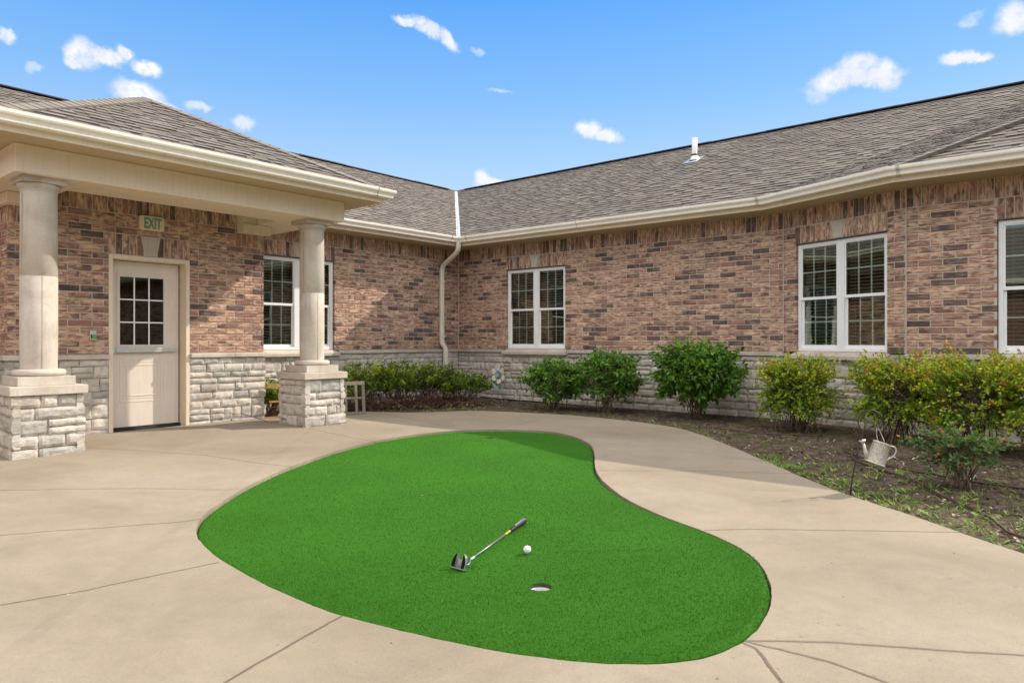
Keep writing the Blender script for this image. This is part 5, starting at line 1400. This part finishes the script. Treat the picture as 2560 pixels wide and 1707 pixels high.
bo = MB(); bo.lathe(cb, [(.0, 0), (.073, 0), (.0735, .004), (.071, .010), (.058, .158), (.0585, .160)], 36, M=MX, smooth=True); bo.build('body', pierced(), CAN)
rim = MB(); rim.lathe(cb, [(.058, .155), (.062, .158), (.062, .165), (.056, .166), (.040, .160), (.0, .159)], 36, M=MX, smooth=True); rim.build('rim', MG, CAN); rim = MB()
rim.lathe(cb, [(.071, .002), (.0755, -.002), (.0755, .006), (.0715, .008)], 36, M=MX, smooth=True); rim.build('foot_rim', MG, CAN)
sp = MB(); p0, p1 = HK(2170, 1136), HK(2158, 1096); sp.tube([p0, p0.lerp(p1, .5), p1], [.020, .014, .008], 14, smooth=True)
dr_ = (p1 - p0).normalized(); sp.tube([p1 - dr_ * .005, p1 + dr_ * .016, p1 + dr_ * .022], [.009, .024, .025], 18, smooth=True); sp.build('spout', MG, CAN)
hn = MB(); hc_ = catmull([(2216, 1108), (2228, 1104), (2238, 1108), (2240, 1118), (2234, 1128), (2222, 1136), (2213, 1142)], False, 5)
hn.tube([HK(p.x, p.y) for p in hc_], .0045, 8, smooth=True); hn.build('handle', MG, CAN)
bw_ = MB(); bw_.tube([HK(2200, 1091, .03), HK(2193, 1072, .01), HK(2192, 1056)], .0022, 6); bw_.tube([HK(2206, 1091, -.03), HK(2203, 1076, -.01), HK(2198, 1061), HK(2192, 1056)], .0022, 6); bw_.build('bail', MG, CAN)

# ------------------------------------------------------------------ opposite wing (only seen in the window reflections)
OW = thing('opposite_wing', (-11, -2, 0), 'brick and stone wing with shingle roof closing the far side of the courtyard', 'building')
w1 = MB(); mw = MB(); FO = frame(-9.0, 8, 0, -1, 1, 0)
w1.box(-9.3, -9.0, -16, 10.2, ZB + E, 1.89 + E); w1.build('wall', simple('far_brick', (.25, .135, .10), .9, .35, 14), OW)
w2 = MB(); w2.box(-9.3, -8.97, -16, 10.2, -.2, ZB + E - .002); w2.build('stone_base', simple('far_stone', (.40, .38, .34), .9, .25, 8), OW)
w3 = MB(); w3.box(-8.55, -8.43, -16, 9.7, 1.90 + E, 2.05 + E); w3.box(-8.99, -8.56, -16, 9.7, 1.88 + E, 1.90 + E); w3.build('gutter', M_GUTTER, OW)
w4 = MB(); w4.add([(-8.45, -16, 2.06 + E), (-8.45, 9.7, 2.06 + E), (-13, 14, 4.36 + E), (-13, -16, 4.36 + E)], [(0, 1, 2, 3)], c=(.5, 0, 0)); w4.build('roof', M_SHING, OW)

# ------------------------------------------------------------------ sun, sky, camera
sunv = Vector((.885 * math.cos(R(38.2)), -.4657 * math.cos(R(38.2)), math.sin(R(38.2))))
sl = bpy.data.lights.new('sun', 'SUN'); sl.energy = 2.95; sl.angle = R(.6); sl.color = (1, .92, .80)
so = bpy.data.objects.new('sun', sl); COL.objects.link(so); so.rotation_euler = sunv.to_track_quat('Z', 'Y').to_euler(); so.location = (12, -8, 12)
W = bpy.data.worlds.new('World'); scene.world = W; W.use_nodes = True; nt = W.node_tree; nt.nodes.clear()
out = nt.nodes.new('ShaderNodeOutputWorld'); bg = nt.nodes.new('ShaderNodeBackground'); bg.inputs['Strength'].default_value = .15
sky = nt.nodes.new('ShaderNodeTexSky'); sky.sky_type = 'NISHITA'; sky.sun_disc = False; sky.sun_elevation = R(38.2); sky.sun_rotation = math.atan2(sunv.x, sunv.y)
sky.air_density = 1.0; sky.dust_density = .4; sky.ozone_density = 1.6; sky.altitude = 100
tc = nt.nodes.new('ShaderNodeTexCoord'); gen = tc.outputs['Generated']
sepd = N(nt, 'ShaderNodeSeparateXYZ'); nt.links.new(gen, sepd.inputs[0])
# deep blue air, paler towards the horizon
el0 = math_(nt, 'ARCSINE', sepd.outputs[2])
gr = ramp(nt, [(.0, (1.35, 1.45, 1.5)), (.10, (2.35, 3.05, 4.1)), (.135, (1.99, 2.92, 4.2)), (.21, (.95, 2.20, 4.15)), (.285, (.40, 1.66, 4.15)), (.55, (.28, 1.10, 3.1))])
nt.links.new(math_(nt, 'DIVIDE', el0, 1.5708), gr.inputs[0])
air = mixc(nt, .86, sky.outputs[0], gr.outputs[0])
# small clouds in view
wn = N(nt, 'ShaderNodeTexNoise', ins={'Scale': 24.0, 'Detail': 6.0, 'Roughness': .62}); nt.links.new(gen, wn.inputs['Vector'])
sb1 = N(nt, 'ShaderNodeVectorMath', operation='SUBTRACT'); nt.links.new(wn.outputs['Color'], sb1.inputs[0]); sb1.inputs[1].default_value = (.5, .5, .5)
sc1 = N(nt, 'ShaderNodeVectorMath', operation='SCALE'); nt.links.new(sb1.outputs[0], sc1.inputs[0]); sc1.inputs['Scale'].default_value = .034
ad1 = N(nt, 'ShaderNodeVectorMath', operation='ADD'); nt.links.new(gen, ad1.inputs[0]); nt.links.new(sc1.outputs[0], ad1.inputs[1])
sep = N(nt, 'ShaderNodeSeparateXYZ'); nt.links.new(ad1.outputs[0], sep.inputs[0])
az = math_(nt, 'ARCTAN2', sep.outputs[1], sep.outputs[0]); el = math_(nt, 'ARCSINE', sep.outputs[2])
ae = N(nt, 'ShaderNodeCombineXYZ'); nt.links.new(az, ae.inputs[0]); nt.links.new(el, ae.inputs[1])
clouds = [(1.246, .336, .018, .0160, 1, 0), (1.224, .337, .026, .010, 1, .12), (1.201, .344, .011, .0085, .95, 0), (1.252, .325, .012, .006, .8, 0), (1.177, .333, .016, .0095, .95, 0), (1.187, .300, .030, .016, 1, 0), (1.165, .291, .026, .008, .9, .3), (1.118, .294, .018, .0060, .6, -.2), (1.066, .281, .016, .009, .65, 0),
          (.845, .424, .020, .0065, .85, .2), (.820, .415, .024, .0095, .9, .5), (.790, .400, .022, .0095, .85, .75), (.59, .291, .019, .0135, 1, .1), (.570, .283, .026, .0085, .9, .2), (.742, .226, .012, .013, .95, 0), (.728, .222, .018, .007, .9, 0), (.262, .326, .038, .016, 1, -.15), (.243, .335, .026, .015, 1, 0), (.235, .322, .045, .010, .95, 0), (.213, .322, .020, .0165, 1, 0), (.295, .311, .018, .009, .6, .3),
          (.137, .328, .018, .0085, .95, .1), (.120, .323, .022, .0070, .95, .3), (.077, .358, .022, .016, .95, .3), (1.321, .338, .010, .006, .75, .5), (.122, .365, .011, .0065, .45, 0), (.715, .338, .018, .0026, .4, .1), (1.296, .309, .0085, .005, .45, 0), (.747, .390, .009, .0040, .4, 0)]
tot = None
for (a0, e0, sa, se, op, sk) in clouds:
    mp = N(nt, 'ShaderNodeMapping', vector_type='TEXTURE'); mp.inputs['Location'].default_value = (a0, e0, 0); mp.inputs['Rotation'].default_value = (0, 0, sk); mp.inputs['Scale'].default_value = (sa, se, 1)
    nt.links.new(ae.outputs[0], mp.inputs[0])
    ln = N(nt, 'ShaderNodeVectorMath', operation='LENGTH'); nt.links.new(mp.outputs[0], ln.inputs[0])
    mr = N(nt, 'ShaderNodeMapRange', interpolation_type='SMOOTHSTEP', ins={'From Min': 1.30, 'From Max': .45, 'To Min': 0.0, 'To Max': op}); nt.links.new(ln.outputs['Value'], mr.inputs[0])
    tot = mr.outputs[0] if tot is None else math_(nt, 'MAXIMUM', tot, mr.outputs[0])
wn2 = noise_(nt, gen, 60, 4, .7)
er = ramp(nt, [(.28, .45), (.52, 1.0)]); nt.links.new(wn2, er.inputs[0])
tot = math_(nt, 'MULTIPLY', tot, er.outputs[0], clamp=True)
shade = ramp(nt, [(.35, (3.6, 3.75, 4.1)), (.6, (4.4, 4.4, 4.45))]); nt.links.new(noise_(nt, gen, 18, 2), shade.inputs[0])
fin = mixc(nt, tot, air, shade.outputs[0])
# unseen broken cloud added overhead and behind the camera as soft white fill light
dv = N(nt, 'ShaderNodeVectorMath', operation='DOT_PRODUCT'); nt.links.new(gen, dv.inputs[0]); dv.inputs[1].default_value = (-.60, -.50, .62)
mk_ = N(nt, 'ShaderNodeMapRange', interpolation_type='SMOOTHSTEP', ins={'From Min': -.02, 'From Max': .30, 'To Min': 0.0, 'To Max': 1.0}); nt.links.new(dv.outputs['Value'], mk_.inputs[0])
mk2 = N(nt, 'ShaderNodeMapRange', ins={'From Min': .12, 'From Max': .42}); nt.links.new(sepd.outputs[2], mk2.inputs[0])
cn = ramp(nt, [(.36, 0.0), (.50, 1.0)]); nt.links.new(noise_(nt, gen, 3.2, 3, .6), cn.inputs[0])
dk = math_(nt, 'MULTIPLY', math_(nt, 'MULTIPLY', mk_.outputs[0], mk2.outputs[0]), cn.outputs[0])
fin = mixc(nt, dk, fin, (9.4, 9.0, 8.4))
nt.links.new(fin, bg.inputs['Color']); nt.links.new(bg.outputs[0], out.inputs[0])

cam = bpy.data.cameras.new('camera'); co = bpy.data.objects.new('camera', cam); COL.objects.link(co)
cam.sensor_width = 36; cam.lens = 36 * 1761 / 2560; cam.clip_end = 2000; cam.clip_start = .05
co.location = (0, 0, E); co.rotation_euler = (R(90), 0, math.atan2(.6434, .7656) - R(90))
scene.camera = co
scene.cycles.max_bounces = 7; scene.cycles.diffuse_bounces = 3; scene.cycles.glossy_bounces = 3; scene.cycles.transparent_max_bounces = 8
vs = scene.view_settings; vs.view_transform = 'Standard'; vs.look = 'None'; vs.exposure = .66; vs.gamma = 1; vs.use_curve_mapping = False
